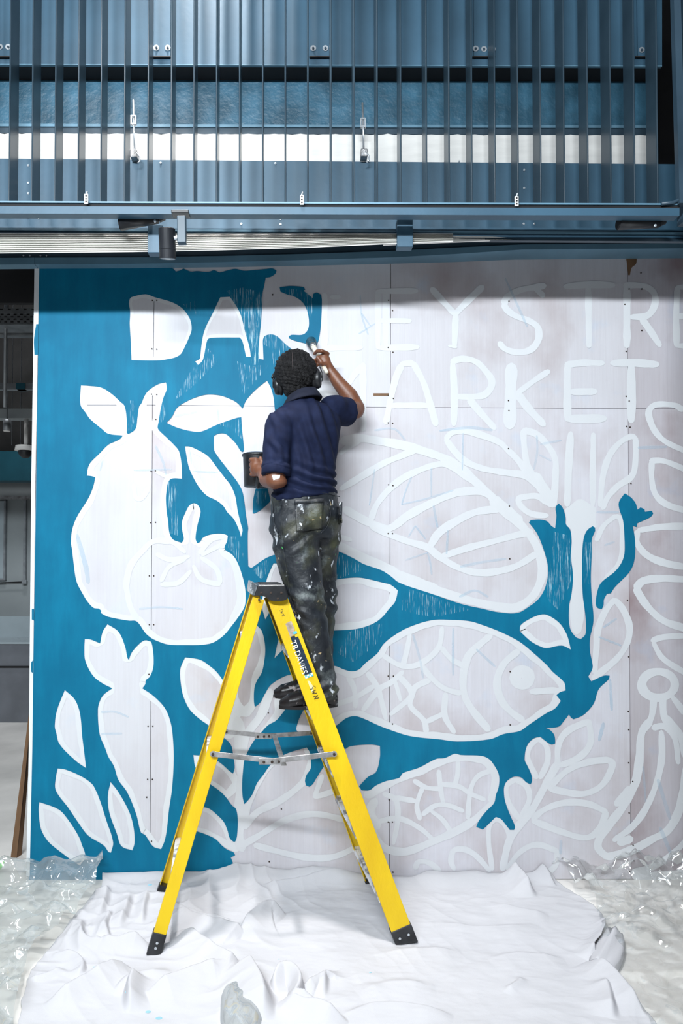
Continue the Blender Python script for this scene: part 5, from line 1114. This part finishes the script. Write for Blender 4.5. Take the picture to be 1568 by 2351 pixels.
def sheet(name, left, right, NY, NX, hfun, m, ytop, ybot, thick=.0025):
    Ys = np.linspace(ytop, ybot, NY); U = np.linspace(0, 1, NX)
    xl = np.array([interp(left, -y) for y in Ys]); xr = np.array([interp(right, -y) for y in Ys])
    X = xl[:, None] * (1 - U) + xr[:, None] * U; Y = np.repeat(Ys[:, None], NX, 1)
    # slightly wavy rim
    X = X + .012 * fbm(X * 0 + (U > .5)[None, :] * 7.0, Y, 6, 3) * (np.abs(U - .5)[None, :] * 2) ** 6 * 2
    Z = hfun(X, Y)
    vs = np.stack([X, Y, Z], -1).reshape(-1, 3)
    idx = np.arange(NY * NX).reshape(NY, NX); f = np.stack([idx[:-1, :-1], idx[1:, :-1], idx[1:, 1:], idx[:-1, 1:]], -1).reshape(-1, 4)
    me = bpy.data.meshes.new(name); me.vertices.add(len(vs)); me.vertices.foreach_set('co', vs.ravel())
    me.loops.add(f.size); me.loops.foreach_set('vertex_index', f.ravel()); me.polygons.add(len(f)); me.polygons.foreach_set('loop_start', np.arange(0, f.size, 4))
    me.update(calc_edges=True); me.validate()
    me.polygons.foreach_set('use_smooth', [True] * len(me.polygons)); me.materials.append(m)
    o = bpy.data.objects.new(name, me); COL.objects.link(o)
    if thick: s = o.modifiers.new('s', 'SOLIDIFY'); s.thickness = thick; s.offset = 1
    return o
def edge(px): return sorted([(-(lambda q: q.y)(PF(x, y)), PF(x, y).x) for x, y in px])
cl_left = edge([(236, 2016), (230, 2045), (205, 2082), (160, 2130), (112, 2180), (70, 2232), (50, 2300), (42, 2351), (30, 2500)])
cl_right = edge([(1250, 2014), (1290, 2040), (1345, 2075), (1382, 2105), (1390, 2150), (1362, 2190), (1380, 2215), (1420, 2252), (1455, 2300), (1510, 2351), (1600, 2500)])
def cloth_h(X, Y):
    Hh = .010 + .010 * fbm(X, Y, 4, 1) + .0035 * fbm(X * 1.0, Y * 2.2, 12, 2, 3)
    lm = np.clip((.25 - X) / .5, .25, 1)     # the left half is pulled into more creases than the right
    for k, (ang, lam, am) in enumerate(((.5, .10, .016), (2.2, .13, .016), (1.35, .09, .010), (.1, .16, .012), (2.7, .08, .009))):
        wv = fbm(X, Y, 2.2, 40 + k, 3); ph = (X * math.cos(ang) + Y * math.sin(ang)) / lam + 2.4 * wv
        msk = np.clip(-.05 + 2.2 * fbm(X, Y, 2.6, 60 + k, 2), 0, 1)
        cr = np.abs((ph % 1.0) - .5) * 2; Hh += am * lm * msk * (1 - cr) ** 2.2
    # cloth heaped against the foot of the hoarding
    Hh += .026 * np.exp(-((Y + .03 + .03 * np.sin(X * 3)) / .045) ** 2) * np.clip((1.5 - X) / .2, 0, 1)
    R = lambda px, h, w1, w2=None: ridge(Hh, X, Y, px, h, w1, w2)
    R([(430, 2030), (540, 2022), (660, 2008), (740, 2022), (860, 2018)], .028, .018, .045); R([(600, 2040), (700, 2035), (830, 2020)], .018, .012, .03)
    R([(380, 2100), (460, 2128), (545, 2150), (560, 2158)], .035, .012, .05); R([(545, 2160), (580, 2125), (620, 2102), (655, 2110)], .045, .016, .05); R([(390, 2085), (450, 2112), (530, 2118)], .020, .012, .03)
    R([(400, 2150), (460, 2185), (520, 2225), (560, 2232)], .045, .020, .07); R([(560, 2225), (580, 2260), (602, 2310), (606, 2360)], .060, .030, .08)
    R([(225, 2170), (260, 2182), (300, 2178), (345, 2182)], .035, .014, .035); R([(190, 2120), (185, 2160), (210, 2180), (250, 2178)], .030, .014, .03); R([(260, 2100), (240, 2140), (250, 2165)], .022, .012, .03)
    R([(300, 2060), (285, 2110), (270, 2140)], .024, .016, .03); R([(245, 2040), (240, 2080), (225, 2120)], .022, .016, .03); R([(340, 2055), (330, 2090), (325, 2130)], .018, .012, .02)
    R([(100, 2320), (170, 2290), (240, 2250), (290, 2225)], .038, .018, .05); R([(150, 2330), (160, 2300), (190, 2270)], .020, .012, .03)
    R([(330, 2300), (400, 2275), (470, 2250), (530, 2240)], .042, .020, .06); R([(300, 2340), (298, 2290), (310, 2250)], .040, .016, .03); R([(260, 2300), (300, 2260), (400, 2240)], .016, .02)
    R([(120, 2200), (170, 2205), (190, 2230), (175, 2255)], .020, .010, .02); R([(60, 2260), (110, 2250), (150, 2230)], .014, .014)
    R([(640, 2300), (630, 2270), (650, 2250), (680, 2262), (690, 2290), (680, 2315), (730, 2330), (780, 2345)], .045, .012, .025); R([(640, 2310), (690, 2330), (740, 2335), (800, 2360)], .035, .016, .04); R([(690, 2290), (720, 2270), (745, 2255), (742, 2300)], .025, .012, .03)
    R([(1170, 2020), (1200, 2040), (1222, 2068)], .055, .020, .04); R([(1080, 2010), (1150, 2005), (1230, 2008), (1275, 2040)], .030, .016, .03); R([(1215, 2005), (1245, 2020), (1275, 2042)], .030, .010, .02)
    R([(950, 2030), (1010, 2012), (1080, 2008), (1120, 2010)], .024, .02, .05)
    R([(820, 2290), (900, 2270), (1000, 2275)], .012, .03, .06); R([(860, 2200), (960, 2190), (1060, 2195)], .010, .02, .05); R([(1000, 2130), (1100, 2140), (1240, 2130)], .010, .02, .05); R([(1120, 2210), (1200, 2200), (1300, 2210)], .010, .02, .05); R([(1160, 2290), (1190, 2270), (1200, 2255)], .012, .015)
    R([(790, 2335), (880, 2325), (960, 2330), (1040, 2345)], .018, .02, .06); R([(1120, 2080), (1200, 2100), (1260, 2110)], .012, .02, .04); R([(1380, 2110), (1392, 2150), (1372, 2185), (1345, 2210)], .030, .018, .03)
    R([(1350, 2212), (1400, 2245), (1440, 2290), (1480, 2340)], .035, .014, .05); R([(1385, 2260), (1400, 2300), (1405, 2350)], .030, .016, .04)
    return np.maximum(Hh + np.cbrt(RG[0]), .006)
linen = mat('dust_sheet_cotton', (0.55, 0.545, 0.57), .9, 0, .03, 3, .1, .15, 500)
cloth = sheet('dust_sheet', cl_left, cl_right, 420, 620, cloth_h, linen, -.006, -1.75, .003)
tag(cloth, 'large crumpled white cotton dust sheet under the ladder', 'dust sheet')
# folded over corner on the right side
fl = MB(); rows = []
for j in range(14):
    v = j / 13; row = []
    for i in range(10):
        u = i / 9
        A = np.array((1392, 2150)) * (1 - v) + np.array((1352, 2215)) * v; B = np.array((1430, 2155)) * (1 - v) + np.array((1408, 2256)) * v
        A = A + np.array((-8, 0)) * math.sin(PI * v); B = B + np.array((14, 0)) * math.sin(PI * v)
        p = A * (1 - u) + B * u; q = PF(p[0], p[1]); row.append(Vector((q.x, q.y, .016 + .030 * math.sin(PI * min(1, u * 1.1)) ** .5 + .006 * math.sin(u * 14 + v * 3))))
    rows.append(row)
fl.add([q for r in rows for q in r], [(j * 10 + i, (j + 1) * 10 + i, (j + 1) * 10 + i + 1, j * 10 + i + 1) for j in range(13) for i in range(9)])
o = fl.obj('turned_corner', linen, cloth, True); s = o.modifiers.new('s', 'SOLIDIFY'); s.thickness = .004
# paint specks on the sheet
cb = bvh(cloth); sp = MB()
for x, y, r in ((345, 2033, 7), (850, 2235, 3), (340, 2325, 6), (365, 2340, 7), (290, 2280, 3), (216, 2222, 3), (640, 2204, 2)):
    h = cb.ray_cast(CAM, ray(x, y).normalized())
    if h[0] is not None: sp.ell(h[0] + Vector((0, 0, .0035)), (r * .0018, r * .0012, .0012), None, 10, 6)
o = sp.obj('paint_specks', mat('speck', (.30, .55, .65), .5), cloth); o['kind'] = 'stuff'

def plastic_mat(name, dif, gl, tr):
    m, n, l, b = nt(name)
    out = n['Material Output']; n.remove(b)
    g = n.new('ShaderNodeBsdfGlossy'); g.inputs['Roughness'].default_value = .07; g.inputs['Color'].default_value = (.95, .98, 1, 1)
    t = n.new('ShaderNodeBsdfTransparent'); t.inputs['Color'].default_value = tr
    df = n.new('ShaderNodeBsdfDiffuse'); df.inputs['Color'].default_value = (.62, .65, .65, 1)
    m1 = n.new('ShaderNodeMixShader'); m1.inputs[0].default_value = dif; l.new(t.outputs[0], m1.inputs[1]); l.new(df.outputs[0], m1.inputs[2])
    lw = n.new('ShaderNodeLayerWeight'); lw.inputs['Blend'].default_value = .35
    r = n.new('ShaderNodeMapRange'); r.inputs[3].default_value = gl; r.inputs[4].default_value = .7; l.new(lw.outputs['Fresnel'], r.inputs[0])
    m2 = n.new('ShaderNodeMixShader'); l.new(r.outputs[0], m2.inputs[0]); l.new(m1.outputs[0], m2.inputs[1]); l.new(g.outputs[0], m2.inputs[2]); l.new(m2.outputs[0], out.inputs[0])
    return m
poly = plastic_mat('clear_polythene', .26, .10, (.90, .92, .91, 1)); poly2 = plastic_mat('thin_polythene', .06, .11, (.97, .975, .97, 1))
def tri(u): return np.abs((u % 1.0) - .5) * 2
def plastic_h(seed, amp):
    def f(X, Y):
        rs = np.random.RandomState(seed); Hh = np.zeros(X.shape)
        for k in range(9):
            a = rs.rand() * PI; lam = .10 + .30 * rs.rand(); wv = fbm(X, Y, 3 + 3 * rs.rand(), seed * 7 + k, 3)
            msk = np.clip(.5 + 1.6 * fbm(X, Y, 2.5, seed * 13 + k, 2), 0, 1)
            Hh += msk * lam * .16 * tri((X * math.cos(a) + Y * math.sin(a)) / lam + 1.6 * wv)
        Hh += .02 * np.abs(fbm(X, Y, 7, seed + 50, 3))
        return .006 + amp * Hh
    return f
pl_l = [(0, -2.6), (2, -2.6)]
pl_r = edge([(236, 2002), (232, 2040), (205, 2086), (160, 2136), (112, 2186), (66, 2240), (50, 2300), (40, 2351), (20, 2500)])
f1_ = plastic_h(3, .75)
o = sheet('plastic_sheet', pl_l, pl_r, 260, 260, lambda X, Y: f1_(X, Y) + .05 * np.exp(-((Y + .07) / .06) ** 2) + .012, poly, -.012, -1.75, 0)
tag(o, 'crumpled clear plastic sheet on the floor left of the dust sheet', 'plastic sheet', 'clear plastic sheets')
pr_l = edge([(1235, 2010), (1285, 2030), (1340, 2070), (1376, 2105), (1380, 2150), (1350, 2200), (1380, 2240), (1430, 2290), (1490, 2351), (1580, 2500)])
f2_ = plastic_h(8, .85)
o = sheet('plastic_sheet', pr_l, [(0, 2.7), (2, 2.7)], 260, 260, lambda X, Y: f2_(X, Y) * np.clip(1.25 + Y * 1.2, .25, 1) + .03 * np.exp(-((Y + .06) / .06) ** 2) + .003, poly2, -.012, -1.75, 0)
tag(o, 'clear plastic sheet spread on the floor right of the dust sheet', 'plastic sheet', 'clear plastic sheets')
# rounded end of plastic peeping over the sheet at the front
vs = []; fs = []; NR, NA = 16, 40
for r in range(NR + 1):
    for a in range(NA):
        t = 2 * PI * a / NA; rr = r / NR; px = 555 + 52 * rr * math.cos(t); py = 2330 + 92 * rr * math.sin(t); q = PF(px, py); vs.append((q.x, q.y, .012 + .055 * math.sqrt(max(0, 1 - rr ** 2)) + .006 * noise.noise((px * .05, py * .05, 0))))
fs = [(r * NA + a, r * NA + (a + 1) % NA, (r + 1) * NA + (a + 1) % NA, (r + 1) * NA + a) for r in range(NR) for a in range(NA)]
o = mesh('plastic_pillow', vs, fs, poly, None, True); tag(o, 'rounded clear plastic bulge poking out of the dust sheet at the front', 'plastic sheet')
